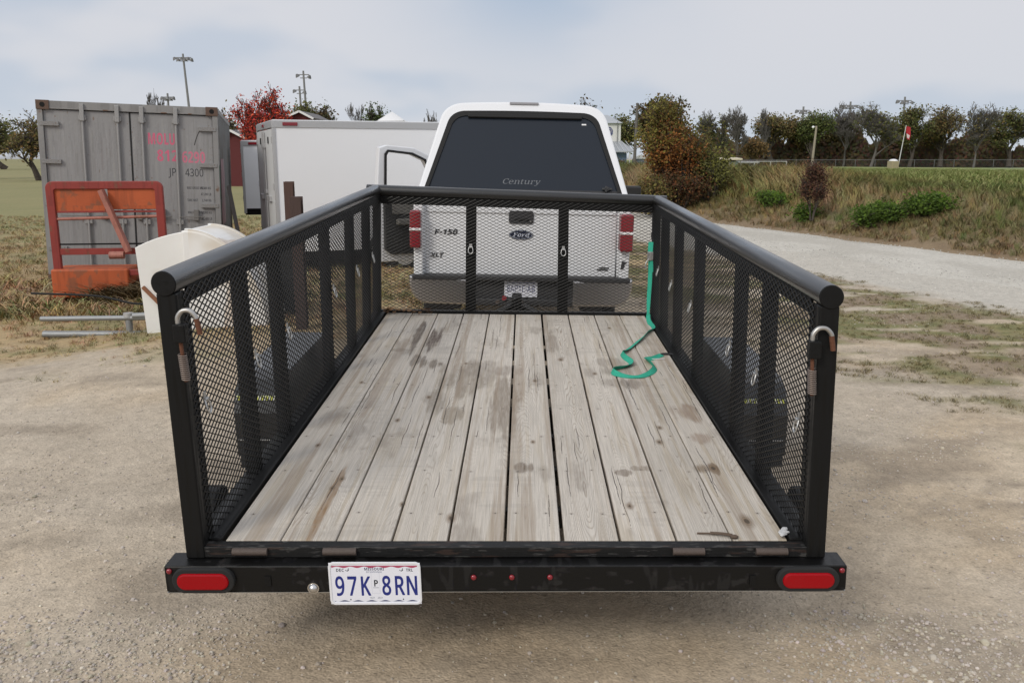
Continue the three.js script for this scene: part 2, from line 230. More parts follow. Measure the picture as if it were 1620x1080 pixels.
{
  const R = rng(5), tall = [], field = [], weeds = [];
  while (tall.length < 19000) {           // the long grass of the bank
    const s = 8 + R() * 42, q = 0.2 + R() ** 0.8 * 5.9, [x, d] = laneXD(q, s), n = fbm(s * 0.5, q * 0.8, 19, 4);
    if (q < 0.8 && R() > 0.4 + q * .5) continue;
    const hi = sst(1, 2.6, q) * (1 - 0.72 * sst(3.4, 5.5, q)) * (0.1 + 1.0 * sst(17.5, 21.5, s)) * (1 - 0.75 * sst(2.4, 3.6, q) * (1 - sst(19, 23, s))), k = (0.22 + 0.55 * hi) * (0.6 + 0.6 * R());
    let c = mix3(mix3(STRAW, TAN, R()), mix3(OLIVE, GREEN, R() * 0.6), clamp(sst(0.42, 0.6, n) * 0.85 + 0.6 * sst(2.4, 4.5, q) + 0.35 * (1 - sst(16, 20, s))));
    c = mix3(c, [0.36, 0.25, 0.10], 0.55 * sst(18.5, 20.5, s) * (1 - sst(25, 30, s)) * R()).map(v => v * (0.95 + 0.5 * R())); tall.push([x, bankY(q, s) - 0.02, -d, k * 1.1, k, k * 1.1, R() * 6.28, (R() - .5) * .5, c]);
  }
  for (let i = 0; i < 4500; i++) { const s = 9 + R() * 30, q = 0.15 + R() * 1.5, [x, d] = laneXD(q, s), k = 0.07 + 0.14 * R(); if (fbm(s * 1.2, q * 2, 23, 3) < 0.42) continue; tall.push([x, bankY(q, s) - 0.01, -d, k * 2.2, k, k * 2.2, R() * 6.28, (R() - .5) * .6, mix3(mix3(STRAW, TAN, R()), OLIVE, R() * .5).map(v => v * (0.9 + .4 * R()))]); }
  instances('long_grass', tuft(16, 1, 0.22, 0.5, 0.009, 3), M.blade, tall, 'long dry and green grass covering the roadside bank', 'grass');
  for (let i = 0; i < 20000; i++) {
    const s = 2 + R() * 60, q = 3.4 + R() ** 1.7 * 42, [x, d] = laneXD(q, s), k = 0.1 + 0.16 * R(); const c = mix3(mix3([0.14, 0.21, 0.045], [0.21, 0.235, 0.07], R()), STRAW, R() < 0.2 ? 0.6 : 0.1).map(v => v * 1.3);
    field.push([x, bankY(q, s) - 0.01, -d, k * 2.2, k, k * 2.2, R() * 6.28, 0, c]);
  }
  instances('field_grass', tuft(14, 1, 0.5, 0.5, 0.02, 4), M.blade, field, 'short green grass at the near side of the ball field', 'grass');
  const dryList = [], put = (x, d, k, c) => dryList.push([x, groundY(x, d) - 0.004, -d, k * 1.6, k, k * 1.6, R() * 6.28, (R() - .5) * .3, c]);
  while (dryList.length < 15000) {         // dry grass left of the trailer and around the old containers
    const d = 6.6 + R() ** 1.3 * 22, x = -0.3 - R() * (3 + d * 0.8), n2 = fbm(x * 2.2, d * 2.2, 41, 4);
    if (R() > sst(6.6, 8.4, d + (n2 - 0.5) * 2.2) || (x > -1.9 && d < 8)) continue;
    const gr = sst(0.5, 0.66, n2) * (R() < 0.7 ? 1 : 0); let c = mix3(mix3([0.44, 0.33, 0.17], TAN, R()), mix3(OLIVE, GREEN, R()), gr * .8).map(v => v * (0.85 + 0.5 * R()));
    put(x, d, (0.05 + 0.09 * R() ** 2) * (0.4 + 0.6 * sst(7.5, 11, d)) + (x < -4.2 && d > 10 && d < 13 ? 0.12 * R() : 0), c);
  }
  while (dryList.length < 20000) {
    const q = -9 + R() * 4.6, s = 2 + R() * 24, [x, d] = laneXD(q, s), bl = fbm(x * 0.9 + 40, d * 2.4, 91, 4); if (bl < 0.43 || x < 1.6) continue;
    put(x, d, 0.02 + 0.035 * R(), mix3(mix3(STRAW, OLIVE, R()), TAN, R() * 0.5).map(v => v * 0.9));
  }
  for (let i = 0; i < 420; i++) { const x = -5.3 + R() * 1.25, d = 11.25 + R() * 0.7; put(x, d, 0.18 + 0.22 * R(), mix3(TAN, [0.09, 0.07, 0.04], R())); }
  instances('dry_grass', tuft(16, 1, 0.5, 0.9, 0.022, 6), M.blade, dryList, 'low dry grass around the dirt lot', 'grass');
}
// ================= trees =================
M.bark = mat([0.075, 0.062, 0.052], 0.95, { bumpMap: grime, bumpScale: 0.01 });
M.greyBark = mat([0.135, 0.125, 0.115], 0.95);
M.leaf = mat(1, 1, { specularIntensity: 0.3, vertexColors: true, side: THREE.DoubleSide, transmission: 0.35, thickness: 0 });
function tree(name, label, group, o) {
  const R = rng(o.seed), segs = [], tips = [], lev = o.levels ?? 5;
  const V = (x, y, z) => new THREE.Vector3(x, y, z);
  function grow(p, dir, len, rad, l) {
    const n = l < 2 ? 4 : 3; let q = p.clone(), d = dir.clone();
    for (let i = 0; i < n; i++) { const e = q.clone().addScaledVector(d, len / n), r1 = rad * (1 - 0.45 * (i + 1) / n); segs.push([q, e, rad * (1 - 0.45 * i / n), r1, l]); q = e; d.add(V(R() - .5, (R() - .5) * .6 + 0.06, R() - .5).multiplyScalar(0.34)).normalize(); if (l < lev && i > 0 && R() < (l ? 0.75 : 0.9)) kid(q, d, len * 0.62, r1 * 0.6, l + 1); if (l >= (o.full ?? 2)) tips.push([q.clone(), l]); }
    if (l < lev) { const k = l === 0 ? (o.stems ?? 4) : 2 + (R() < 0.4 ? 1 : 0); for (let i = 0; i < k; i++) kid(q, d, len * (l === 0 ? 0.75 : 0.72) * (0.8 + 0.4 * R()), rad * 0.52, l + 1); } else tips.push([q, l + 1]);
  }
  function kid(q, d, len, r, l) { const a = R() * 6.28, sp = (o.spread ?? 0.75) * (0.6 + 0.7 * R()), u = V(Math.cos(a), 0, Math.sin(a)); grow(q.clone(), d.clone().addScaledVector(u, sp).add(V(0, 0.12, 0)).normalize(), len, r, l); }
  const H0 = o.trunk ?? 0.2;
  grow(V(0, 0, 0), V((R() - .5) * .1, 1, (R() - .5) * .1).normalize(), H0, 0.035 * (o.thick ?? 1), 0);
  if (o.clump) for (let i = 0; i < o.clump; i++) { const a = R() * 6.28; grow(V(Math.cos(a) * .05, 0, Math.sin(a) * .05), V(Math.cos(a) * .45, 1, Math.sin(a) * .45).normalize(), H0, 0.02, 1); }
  const b = new THREE.Box3(); for (const t of tips) b.expandByPoint(t[0]);
  const sx = o.w / Math.max(b.max.x - b.min.x, .01), sy = o.h / b.max.y, sz = (o.wz ?? o.w) / Math.max(b.max.z - b.min.z, .01), cx = (b.max.x + b.min.x) / 2, cz = (b.max.z + b.min.z) / 2;
  const S = (v) => { const k = clamp(v.y / (b.max.y * 0.3)); return V((v.x - cx * k) * sx, v.y * sy, (v.z - cz * k) * sz); };
  const base = thing(name, label, o.cat ?? 'tree', [o.x, o.y ?? 0, -o.d], 0, group);
  // wood
  const P = [], Nn = [];
  const rs = Math.min(sx, sy) * (o.twig ?? 1);
  for (const [p, q, r0, r1, l] of segs) {
    const a = S(p), e = S(q), d = e.clone().sub(a).normalize(), u = V(d.y, d.z, -d.x).cross(d).normalize(), w = d.clone().cross(u), k = l === 0 ? 8 : l < 3 ? 5 : 3, mn = o.minTwig ?? 0.012;
    const A = Math.max(r0 * rs, mn), B = Math.max(r1 * rs, mn);
    for (let i = 0; i < k; i++) { const t0 = i / k * 6.2832, t1 = (i + 1) / k * 6.2832, n0 = u.clone().multiplyScalar(Math.cos(t0)).addScaledVector(w, Math.sin(t0)), n1 = u.clone().multiplyScalar(Math.cos(t1)).addScaledVector(w, Math.sin(t1)); const a0 = a.clone().addScaledVector(n0, A), a1 = a.clone().addScaledVector(n1, A), e0 = e.clone().addScaledVector(n0, B), e1 = e.clone().addScaledVector(n1, B); for (const [v, n] of [[a0, n0], [a1, n1], [e1, n1], [a0, n0], [e1, n1], [e0, n0]]) { P.push(v.x, v.y, v.z); Nn.push(n.x, n.y, n.z); } }
  }
  const g = new THREE.BufferGeometry(); g.setAttribute('position', new THREE.Float32BufferAttribute(P, 3)); g.setAttribute('normal', new THREE.Float32BufferAttribute(Nn, 3));
  part('trunk', g, o.grey ? M.greyBark : M.bark, base);
  // leaves
  if (o.leaves) {
    const LP = [], LN = [], LC = [], s = o.leaf;
    const cl = new Map();
    for (let i = 0; i < o.leaves; i++) {
      const ti = Math.floor(R() * tips.length), t = S(tips[ti][0]); if (!cl.has(ti)) cl.set(ti, R());
      const gs = () => (R() + R() + R() - 1.5) * (o.fluff ?? 0.5); const c = V(t.x + gs(), Math.max(t.y + gs() * .8, 0.05), t.z + gs());
      const nrm = V(R() - .5, R() - .1, R() - .5).normalize(), u = V(R() - .5, R() - .5, R() - .5).cross(nrm).normalize(), w = nrm.clone().cross(u), k = s * (0.6 + 0.8 * R());
      const p = [c.clone().addScaledVector(u, -k), c.clone().addScaledVector(w, k * .55), c.clone().addScaledVector(u, k), c.clone().addScaledVector(w, -k * .55)];
      let col = o.tone ? o.tone(c, cl.get(ti), R) : o.colors[Math.floor(clamp(cl.get(ti) * .75 + R() * .25, 0, .999) * o.colors.length)]; const f = (o.bright ?? 1.4) * (0.7 + 0.6 * R());
      for (const q of [0, 2, 1, 0, 3, 2]) { LP.push(p[q].x, p[q].y, p[q].z); LN.push(nrm.x, nrm.y, nrm.z); LC.push(col[0] * f, col[1] * f, col[2] * f); }
    }
    const lg = new THREE.BufferGeometry(); lg.setAttribute('position', new THREE.Float32BufferAttribute(LP, 3)); lg.setAttribute('normal', new THREE.Float32BufferAttribute(LN, 3)); lg.setAttribute('color', new THREE.Float32BufferAttribute(LC, 3));
    part('crown', lg, M.leaf, base);
  }
  return base;
}
const PXM = 1390, AT = (u, d) => (u - 810) / PXM * d * 0.995;             // sideways metres of a bearing at a distance
const topAt = (v, d) => 1.85 + (250 - v) / PXM * d * 1.03;
const BR = [[0.10, 0.075, 0.035], [0.12, 0.10, 0.04], [0.085, 0.08, 0.03], [0.14, 0.085, 0.035]], OL = [[0.085, 0.095, 0.03], [0.10, 0.10, 0.035], [0.065, 0.075, 0.025], [0.13, 0.10, 0.035]], DK = [[0.045, 0.045, 0.022], [0.065, 0.05, 0.025], [0.09, 0.055, 0.025], [0.04, 0.05, 0.02]], RD = [[0.34, 0.045, 0.03], [0.27, 0.03, 0.028], [0.40, 0.075, 0.035], [0.22, 0.03, 0.025]];
function lineTree(name, label, u, v, wpx, d, seed, o) { const y = o.y ?? bankY(Math.max(laneQ(AT(u, d), d), 0), 0); return tree(name, label, o.group, { x: AT(u, d), d, y, h: topAt(v, d) - y, w: wpx / PXM * d, wz: wpx / PXM * d * .8, seed, leaf: 0.17, fluff: 0.85, minTwig: 0.018, bright: 1.75, ...o }); }
// the big autumn bush on the bank
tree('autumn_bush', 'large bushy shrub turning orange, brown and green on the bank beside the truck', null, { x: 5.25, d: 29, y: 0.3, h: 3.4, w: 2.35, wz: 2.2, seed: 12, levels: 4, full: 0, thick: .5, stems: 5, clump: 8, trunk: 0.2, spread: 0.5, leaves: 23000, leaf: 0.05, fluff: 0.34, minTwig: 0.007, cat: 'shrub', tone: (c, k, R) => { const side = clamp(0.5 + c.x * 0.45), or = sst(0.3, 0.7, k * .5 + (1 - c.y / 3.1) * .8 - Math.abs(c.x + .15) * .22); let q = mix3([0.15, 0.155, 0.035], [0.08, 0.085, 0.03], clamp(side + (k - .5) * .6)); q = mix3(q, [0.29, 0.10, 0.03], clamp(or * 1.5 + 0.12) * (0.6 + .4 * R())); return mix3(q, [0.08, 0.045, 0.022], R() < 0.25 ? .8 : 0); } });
tree('roadside_shrub', 'small low yellow and brown shrub at the left foot of the large autumn bush', null, { x: 4.35, d: 28, y: 0.1, h: 1.15, w: 1.25, seed: 19, levels: 3, full: 1, stems: 4, clump: 6, trunk: 0.2, spread: .6, leaves: 4200, leaf: 0.045, fluff: 0.25, minTwig: 0.006, full: 0, cat: 'shrub', colors: [[0.16, 0.14, 0.04], [0.1, 0.09, 0.035], [0.12, 0.07, 0.03], [0.2, 0.17, 0.05]] });
tree('roadside_shrub', 'low yellow-green shrub at the right foot of the large autumn bush', null, { x: 6.35, d: 28.6, y: 0.5, h: 1.65, w: 1.2, seed: 23, levels: 3, full: 1, stems: 4, clump: 5, trunk: 0.2, spread: .5, leaves: 4200, leaf: 0.045, fluff: 0.28, minTwig: 0.006, full: 0, cat: 'shrub', colors: [[0.18, 0.175, 0.04], [0.13, 0.13, 0.04], [0.1, 0.1, 0.035]] });
tree('roadside_shrub', 'low reddish brown growth filling the foot of the large autumn bush', null, { x: 5.35, d: 28.5, y: 0.2, h: 1.35, w: 1.9, wz: 1.3, seed: 27, levels: 3, full: 0, thick: .4, stems: 4, clump: 8, trunk: 0.2, spread: .6, leaves: 7500, leaf: 0.045, fluff: 0.3, minTwig: 0.006, cat: 'shrub', colors: [[0.15, 0.06, 0.03], [0.1, 0.055, 0.028], [0.075, 0.06, 0.025], [0.19, 0.08, 0.03]] });
tree('bank_shrub', 'dark reddish brown shrub standing alone on the grassy bank', null, { x: 7.6, d: 22.4, y: 0.3, h: 1.5, w: .62, wz: .6, seed: 31, levels: 4, full: 1, stems: 4, clump: 5, trunk: 0.25, spread: .42, leaves: 5200, leaf: 0.028, fluff: 0.16, minTwig: 0.004, full: 0, thick: .5, cat: 'shrub', colors: [[0.085, 0.04, 0.03], [0.06, 0.03, 0.022], [0.12, 0.06, 0.035], [0.1, 0.07, 0.035]] });
{ // green leafy weeds climbing the bank
  const weed = (q, s, w, h, n, seed, label) => { const [x, d] = laneXD(q, s); tree('green_weed', label, null, { x, d, y: bankY(q, s) - .05, h, w, wz: w * .8, seed, levels: 3, full: 1, stems: 5, clump: 6, trunk: .12, spread: 1.1, leaves: n, leaf: 0.038, fluff: .22, minTwig: .005, full: 0, cat: 'weeds', colors: [[0.06, 0.105, 0.016], [0.085, 0.135, 0.02], [0.05, 0.085, 0.014]] }); };
  weed(0.9, 16.7, 1.05, .5, 5200, 41, 'broad patch of dark green leafy weeds low on the bank at the right'); weed(1.6, 15.9, 1.0, .4, 4200, 42, 'green weeds spreading over the upper bank behind the dark green patch'); weed(0.8, 19.2, .62, .42, 2200, 43, 'small green weed clump at the foot of the bank left of the brown shrub'); weed(1.4, 21.4, .9, .4, 2400, 44, 'green weeds halfway up the bank near the autumn bush');
}
const GL = 'trees lined up behind the ball field';
const rowTrees = [
  ['bushy_tree', 'tall dark brown-green tree rising behind the large autumn bush', 1036, 160, 62, 95, { colors: DK, leaves: 7000, leaf: .2 }],
  ['bare_tree', 'half bare tree right behind the autumn bush with few olive leaves', 1121, 178, 52, 120, { colors: OL, leaves: 1300, grey: 1 }],
  ['bare_tree', 'slender leafless grey tree left of the gap in the tree line', 1159, 172, 34, 116, { grey: 1, spread: .55, trunk: .5 }],
  ['bushy_tree', 'low orange-brown tree beside the slender leafless tree', 1180, 220, 40, 122, { colors: [[0.15, 0.09, 0.035], [0.11, 0.075, 0.03], [0.08, 0.06, 0.03]], leaves: 2850 }],
  ['bare_tree', 'thin dead tree with two bare spikes above the brown crowns', 1201, 176, 20, 128, { grey: 1, spread: .4, trunk: .5 }],
  ['bushy_tree', 'broad brown tree at the left end of the dense tree line', 1218, 186, 58, 130, { colors: BR, leaves: 5100 }],
  ['bushy_tree', 'golden brown tree left of the dark green one', 1252, 190, 52, 133, { colors: [[0.14, 0.10, 0.035], [0.11, 0.085, 0.03], [0.09, 0.075, 0.03]], leaves: 4800 }],
  ['bushy_tree', 'dark green tree in the middle of the tree line', 1283, 178, 44, 128, { colors: [[0.065, 0.085, 0.025], [0.085, 0.095, 0.03], [0.05, 0.065, 0.022]], leaves: 4800 }],
  ['bushy_tree', 'greyish brown tree right of the dark green one', 1308, 186, 46, 134, { colors: BR, leaves: 3450 }],
  ['bare_tree', 'wide leafless tree under the middle floodlights', 1327, 166, 62, 132, { grey: 1, spread: .8 }],
  ['bare_tree', 'wide olive tree with upright thin branches, half bare', 1370, 166, 84, 126, { colors: OL, leaves: 1500, grey: 1, spread: .8 }],
  ['bushy_tree', 'dark brown tree just left of the red flag', 1404, 186, 46, 134, { colors: DK, leaves: 4050 }],
  ['bushy_tree', 'green and orange tree behind the flagpole', 1430, 172, 46, 128, { colors: OL, leaves: 4500 }],
  ['bushy_tree', 'brown tree right of the flagpole', 1478, 174, 64, 130, { colors: BR, leaves: 4500 }],
  ['bare_tree', 'bare tree between the two rightmost brown trees', 1530, 168, 60, 126, { colors: BR, leaves: 700, grey: 1 }],
  ['bushy_tree', 'olive brown tree at the right end of the tree line', 1585, 176, 74, 130, { colors: OL, leaves: 4800 }],
];
rowTrees.forEach(([n, l, u, v, w, d, o], i) => lineTree(n, l, u, v, w * (n === 'bushy_tree' ? 1.22 : 1.05), d, 100 + i * 7, { full: 1, trunk: .15, thick: n === 'bare_tree' ? .42 : .7, levels: n === 'bare_tree' ? 6 : 5, ...o, group: GL }));
// dark underwood at the foot of the tree line
{
  const P = [], N = [], C = [], R = rng(301);
  for (let i = 0; i < 46000; i++) { const u = 1085 + R() * 560, d = 132 + R() * 12, hmax = 1.2 + 7.5 * fbm(u * 0.03, 1, 9, 4) * Math.sqrt(R()), x = AT(u, d), y = 0.35 + R() * hmax, k = .2 + .16 * R(), a = R() * 6.28, b = R() - .5; const c = mix3([0.10, 0.075, 0.045], [0.15, 0.11, 0.06], R()).map(v => v * (.7 + .5 * R())); const ux = Math.cos(a) * k, uy = Math.sin(a) * k; for (const [px, py] of [[-ux, -uy], [uy * .6, -ux * .6], [ux, uy], [-ux, -uy], [ux, uy], [-uy * .6, ux * .6]]) { P.push(x + px, y + py, -d + b * px); N.push(0, .4, .9); C.push(...c); } }
  const g = new THREE.BufferGeometry(); g.setAttribute('position', new THREE.Float32BufferAttribute(P, 3)); g.setAttribute('normal', new THREE.Float32BufferAttribute(N, 3)); g.setAttribute('color', new THREE.Float32BufferAttribute(C, 3));
  stuff('underwood', g, M.leaf, 'dark brown underwood filling the foot of the far tree line', 'brush');
}
// trees on the left
[[-70, 206, 90], [20, 212, 80], [118, 208, 86]].forEach(([u, v, w], i) => lineTree('bushy_tree', ['distant brown tree at the left edge of the view', 'low distant tree left of the grey container', 'distant brown tree partly hidden by the left end of the grey container'][i], u, v, w, 150, 540 + i, { y: 0, full: 1, trunk: .12, colors: BR, leaves: 3000, leaf: .2, fluff: 1 }));
const L0 = { y: 0 };
lineTree('maple_tree', 'bright red autumn maple rising behind the grey container', 418, 141, 92, 45, 501, { ...L0, colors: RD, leaves: 5600, leaf: .07, fluff: .3, minTwig: .012, spread: .6, twig: .8 });
lineTree('bushy_tree', 'orange-brown tree between the grey container and the red maple', 362, 176, 60, 62, 502, { ...L0, colors: BR, leaves: 2600, leaf: .11, fluff: .45 });
lineTree('bushy_tree', 'green-brown tree behind the lamp post above the white enclosed trailer', 484, 170, 44, 85, 503, { ...L0, colors: OL, leaves: 2300, leaf: .14 });
lineTree('bushy_tree', 'low brown tree right of the tall lamp post above the white enclosed trailer', 516, 171, 40, 92, 504, { ...L0, colors: DK, leaves: 2000, leaf: .14 });
lineTree('bare_tree', 'small bare tree above the middle of the white enclosed trailer', 569, 169, 34, 95, 505, { ...L0, grey: 1, thick: .5, minTwig: .014 });
lineTree('bushy_tree', 'small dark green tree above the white enclosed trailer', 601, 169, 28, 90, 506, { ...L0, colors: [[0.055, 0.08, 0.025], [0.07, 0.09, 0.03], [0.045, 0.06, 0.02]], leaves: 1900, leaf: .13 });
lineTree('bare_tree', 'tiny bare tree just left of the white pickup roof', 683, 178, 26, 95, 507, { ...L0, grey: 1, minTwig: .014 });
lineTree('bare_tree', 'thin bare tree above the roof of the grey container', 262, 148, 30, 80, 508, { ...L0, grey: 1, minTwig: .012 });
lineTree('bushy_tree', 'dark bushy tree top over the right corner of the pickup roof', 926, 163, 34, 100, 509, { ...L0, colors: DK, leaves: 1500, leaf: .16 });
lineTree('bushy_tree', 'olive brown tree right of the white tower building', 985, 186, 40, 92, 510, { ...L0, colors: OL, leaves: 2200, leaf: .15 });
lineTree('bushy_tree', 'dark low bush in front of the white tower building', 975, 248, 56, 62, 511, { ...L0, colors: DK, leaves: 2600, leaf: .1, fluff: .4, clump: 5 });
lineTree('bushy_tree', 'brown tree at the far left behind the grey container', 70, 178, 80, 75, 512, { ...L0, colors: BR, leaves: 3000, leaf: .14 });
lineTree('bushy_tree', 'olive tree at the left edge of the view', 0, 186, 90, 82, 513, { ...L0, colors: OL, leaves: 3000, leaf: .14 });
// ================= the utility trailer =================
const TL = 3.631, TB = [0, 0, -4.55];
function warpT(x, y, z) {           // the frame is slightly racked: nose up, left rail a little higher
  const t = z / TL, h = y / 0.865;
  return [x * (1 - 0.02 * t * h) + (-0.021 + 0.049 * t) * (1 - h) + (-0.042 + 0.077 * t) * h - TB[0], 0.5865 + 0.1355 * t + y - x * (0.012 * t + h * (0.0203 + 0.0034 * t)), -(2.758 + z - 0.02 * y) - TB[2]];
}
// trailer shapes are drawn with x to the right, y up from the deck and z forward from its rear edge
function W(gs) { const g = bend(norm(join(gs).clone()), warpT), p = g.attributes.position, n = g.attributes.normal; for (let i = 0; i < n.count; i++) n.setZ(i, -n.getZ(i)); for (const a of Object.values(g.attributes)) { const s = a.itemSize, A = a.array; for (let i = 0; i < p.count; i += 3) for (let k = 0; k < s; k++) { const j = (i + 1) * s + k, m = (i + 2) * s + k, q = A[j]; A[j] = A[m]; A[m] = q; } } return g; }
const tp = (name, gs, m, parent, label) => part(name, W(gs), m, parent, label);
const trailer = thing('utility_trailer', 'black open utility trailer with plank deck and mesh sides hitched behind the pickup', 'trailer', TB);

// --- planks ---
const stains = [  // x, z, half width, half length, strength, colour: marks seen on the planks
  [-0.64, 2.95, 0.035, 0.42, 0.75, [0.13, 0.105, 0.085]], [-0.52, 2.85, 0.05, 0.30, 0.8, [0.13, 0.10, 0.08]], [-0.49, 2.25, 0.06, 0.10, 0.7, [0.15, 0.12, 0.09]], [-0.58, 2.32, 0.05, 0.12, 0.6, [0.14, 0.12, 0.1]],
  [-0.27, 1.95, 0.13, 0.34, 0.55, [0.23, 0.19, 0.145]], [-0.38, 1.5, 0.05, 0.22, 0.45, [0.2, 0.165, 0.125]], [-0.28, 1.32, 0.06, 0.12, 0.5, [0.22, 0.18, 0.13]],
  [-0.035, 1.5, 0.085, 0.48, 0.6, [0.215, 0.175, 0.135]], [-0.67, 0.32, 0.022, 0.34, 0.65, [0.24, 0.15, 0.075]], [0.06, 0.65, 0.045, 0.055, 0.75, [0.19, 0.155, 0.12]],
  [0.835, 1.36, 0.07, 0.17, 0.5, [0.23, 0.155, 0.105]], [0.84, 1.0, 0.05, 0.08, 0.45, [0.24, 0.16, 0.11]], [0.82, 0.64, 0.06, 0.06, 0.7, [0.2, 0.15, 0.10]], [0.46, 0.60, 0.035, 0.035, 0.6, [0.19, 0.15, 0.115]], [0.54, 0.645, 0.04, 0.03, 0.5, [0.2, 0.16, 0.12]],
  [0.23, 2.8, 0.05, 0.3, 0.45, [0.2, 0.165, 0.13]], [0.57, 2.28, 0.09, 0.12, 0.4, [0.2, 0.165, 0.13]], [0.645, 1.85, 0.08, 0.10, 0.55, [0.17, 0.14, 0.115]], [0.6, 2.1, 0.10, 0.12, 0.4, [0.18, 0.15, 0.12]], [-0.03, 2.1, 0.08, 0.12, .4, [0.2, 0.16, 0.13]], [-0.7, 2.55, 0.1, 0.04, .4, [.16, .13, .1]],
];
const knots = [[0.85, 0.15, 0.022], [0.835, 0.645, 0.02], [0.69, 1.14, 0.012], [-0.66, 0.53, 0.011], [-0.68, 0.44, 0.009], [-0.54, 1.24, 0.012], [-0.39, 0.30, 0.01], [0.12, 1.9, 0.012], [0.46, 2.05, 0.012], [0.28, 2.35, 0.016], [-0.28, 2.25, 0.01], [0.45, 0.28, 0.012], [0.66, 0.95, 0.014], [-0.82, 1.85, 0.011], [-0.2, 0.18, 0.016], [0.65, 3.2, 0.013], [-0.43, 1.6, 0.012], [0.1, 0.95, 0.01], [-0.84, 0.9, 0.01]];
function plankTexture(i, xc, w) {
  const R = rng(900 + i), pith = (R() - 0.5) * w * 1.1, dep = 0.02 + R() * 0.05, fr = 240 + R() * 130, warm = R(), s = 1000 + i * 17, tint = 0.94 + 0.12 * R();
  const ks = knots.filter(k => Math.abs(k[0] - xc) < w * 0.6), st = stains.filter(k => Math.abs(k[0] - xc) < w * 0.6 + k[2]);
  const nails = []; for (const z of [0.22, 0.62, 1.02, 1.42, 1.83, 2.23, 2.63, 3.03, 3.42]) for (const o of [-0.055, 0.05]) if (R() < 0.72) nails.push([o + (R() - .5) * .015, z + (R() - .5) * .025]);
  const cracks = Array.from({ length: 7 }, () => [(R() - .5) * w * .85, R() * TL, 0.12 + R() * 0.5, R() * 50]);
  const heavy = i === 6 ? 0.9 : i === 0 ? 0.3 : 0.45 + 0.3 * R();
  const f = (u, v) => {
    const lx = (u - 0.5) * w, z = v * TL, x = xc + lx;
    let dx = 0, kn = 0, ring = 0;
    for (const k of ks) { const kx = x - k[0], kz = (z - k[1]) * 0.45, r = Math.hypot(kx, kz); dx += Math.sign(kx) * 0.02 * Math.exp(-((r / (k[2] * 2.4)) ** 2)); if (r < k[2] * 1.5) { kn = Math.max(kn, 1 - r / (k[2] * 1.5)); ring = r; } }
    const wob = (fbm(lx * 9, z * 1.1, s, 4) - 0.5) * 0.055, h = dep * (1 + 1.6 * (fbm(3, z * 0.8, s + 5, 3) - 0.5)) + 0.05 * Math.abs(fbm(7, z * .5, s + 8, 2) - .5);
    const rr = Math.hypot(lx - pith + wob * .5 + dx, h + wob) * fr; let rings = rr - Math.floor(rr); rings = rings < 0.75 ? rings / 0.75 : (1 - rings) / 0.25;
    const fine = fbm(lx * 420, z * 7, s + 20, 3), mid = fbm(lx * 60, z * 2.2, s + 30, 4), cloud = fbm(x * 5, z * 2.5, 700, 5);
    let c = mix3([0.455, 0.415, 0.36], [0.565, 0.52, 0.46], cloud);
    c = mix3(c, [0.40, 0.335, 0.245], (0.2 + 0.5 * warm) * sst(0.5, 0.72, mid));
    const late = sst(0.55, 0.98, rings) * heavy * (0.45 + 0.75 * fbm(lx * 14, z * 1.4, s + 60, 3));
    c = mix3(c, [0.235, 0.185, 0.135], late * 0.85);
    const k = 0.74 + 0.5 * fine; c = c.map(q => q * k * tint);
    for (const t of st) { const ex = (x - t[0]) / t[2], ez = (z - t[1]) / t[3], e = ex * ex + ez * ez, edge = fbm(x * 28, z * 9, 733, 4); const str = fbm(lx * 55, z * 1.6, s + 71, 4); const a = sst(1.3, 0.35, e + (edge - 0.5) * 1.2 + (str - 0.5) * 2.2); if (a > 0) c = mix3(c, t[5], 1.35 * t[4] * a * (0.5 + 0.75 * fbm(lx * 160, z * 12, s + 77, 3))); }
    // scattered boot marks and drag smears
    const sm = fbm(x * 7 + 2, z * 3.2, 811, 5); c = mix3(c, [0.22, 0.185, 0.15], 0.5 * sst(0.6, 0.74, sm) * (0.35 + fbm(lx * 120, z * 14, s + 90, 3)));
    const lw = fbm(x * 24, z * 0.55, 871, 4); c = mix3(c, [0.27, 0.205, 0.145], 0.6 * sst(0.58, 0.72, lw) * (0.4 + 0.8 * fbm(lx * 150, z * 6, s + 95, 3))); const cross = fbm(x * 3, z * 42, 855, 3) * sst(0.52, 0.7, fbm(x * 4, z * 2, 866, 3)); c = mix3(c, [0.3, 0.27, 0.235], 0.22 * sst(0.45, 0.62, cross));
    let dent = 0;
    if (kn > 0) { const rg = Math.sin(ring * 900) * 0.5 + 0.5; c = mix3(c, mix3([0.22, 0.15, 0.085], [0.12, 0.08, 0.05], rg), Math.min(1, kn * 1.5) * 0.8); if (kn > 0.75) { c = mix3(c, [0.06, 0.045, 0.03], 0.8); dent = .6; } }
    for (const q of cracks) { const t = (z - q[1]) / q[2]; if (t > 0 && t < 1) { const o = lx - q[0] - (fbm(z * 6, q[3], s + 40, 3) - .5) * .02, wd = 0.0013 * Math.sin(Math.PI * t); if (Math.abs(o) < wd) { c = mix3(c, [0.07, 0.055, 0.045], 0.9); dent = 1; } } }
    for (const n of nails) { const r = Math.hypot(lx - n[0], z - n[1]); if (r < 0.0034) { c = [0.09, 0.075, 0.062]; dent = 1; } else if (r < 0.011) c = mix3(c, [0.2, 0.165, 0.135], 0.5 * fbm(lx * 400, z * 100, 3, 2)); }
    return [c, 0.6 - 0.25 * late + 0.22 * (fine - .5) - 0.5 * dent];
  };
  const Wp = 144, Hp = 1440, bump = new Float32Array(Wp * Hp);
  const map = tex(Wp, Hp, (u, v, a, b) => { const r = f(u, v); bump[b * Wp + a] = r[1]; return r[0]; }, { srgb: true });
  const bm = tex(Wp, Hp, (u, v, a, b) => bump[b * Wp + a]);
  return mat(1, 0.82, { map, bumpMap: bm, bumpScale: 0.004 });
}
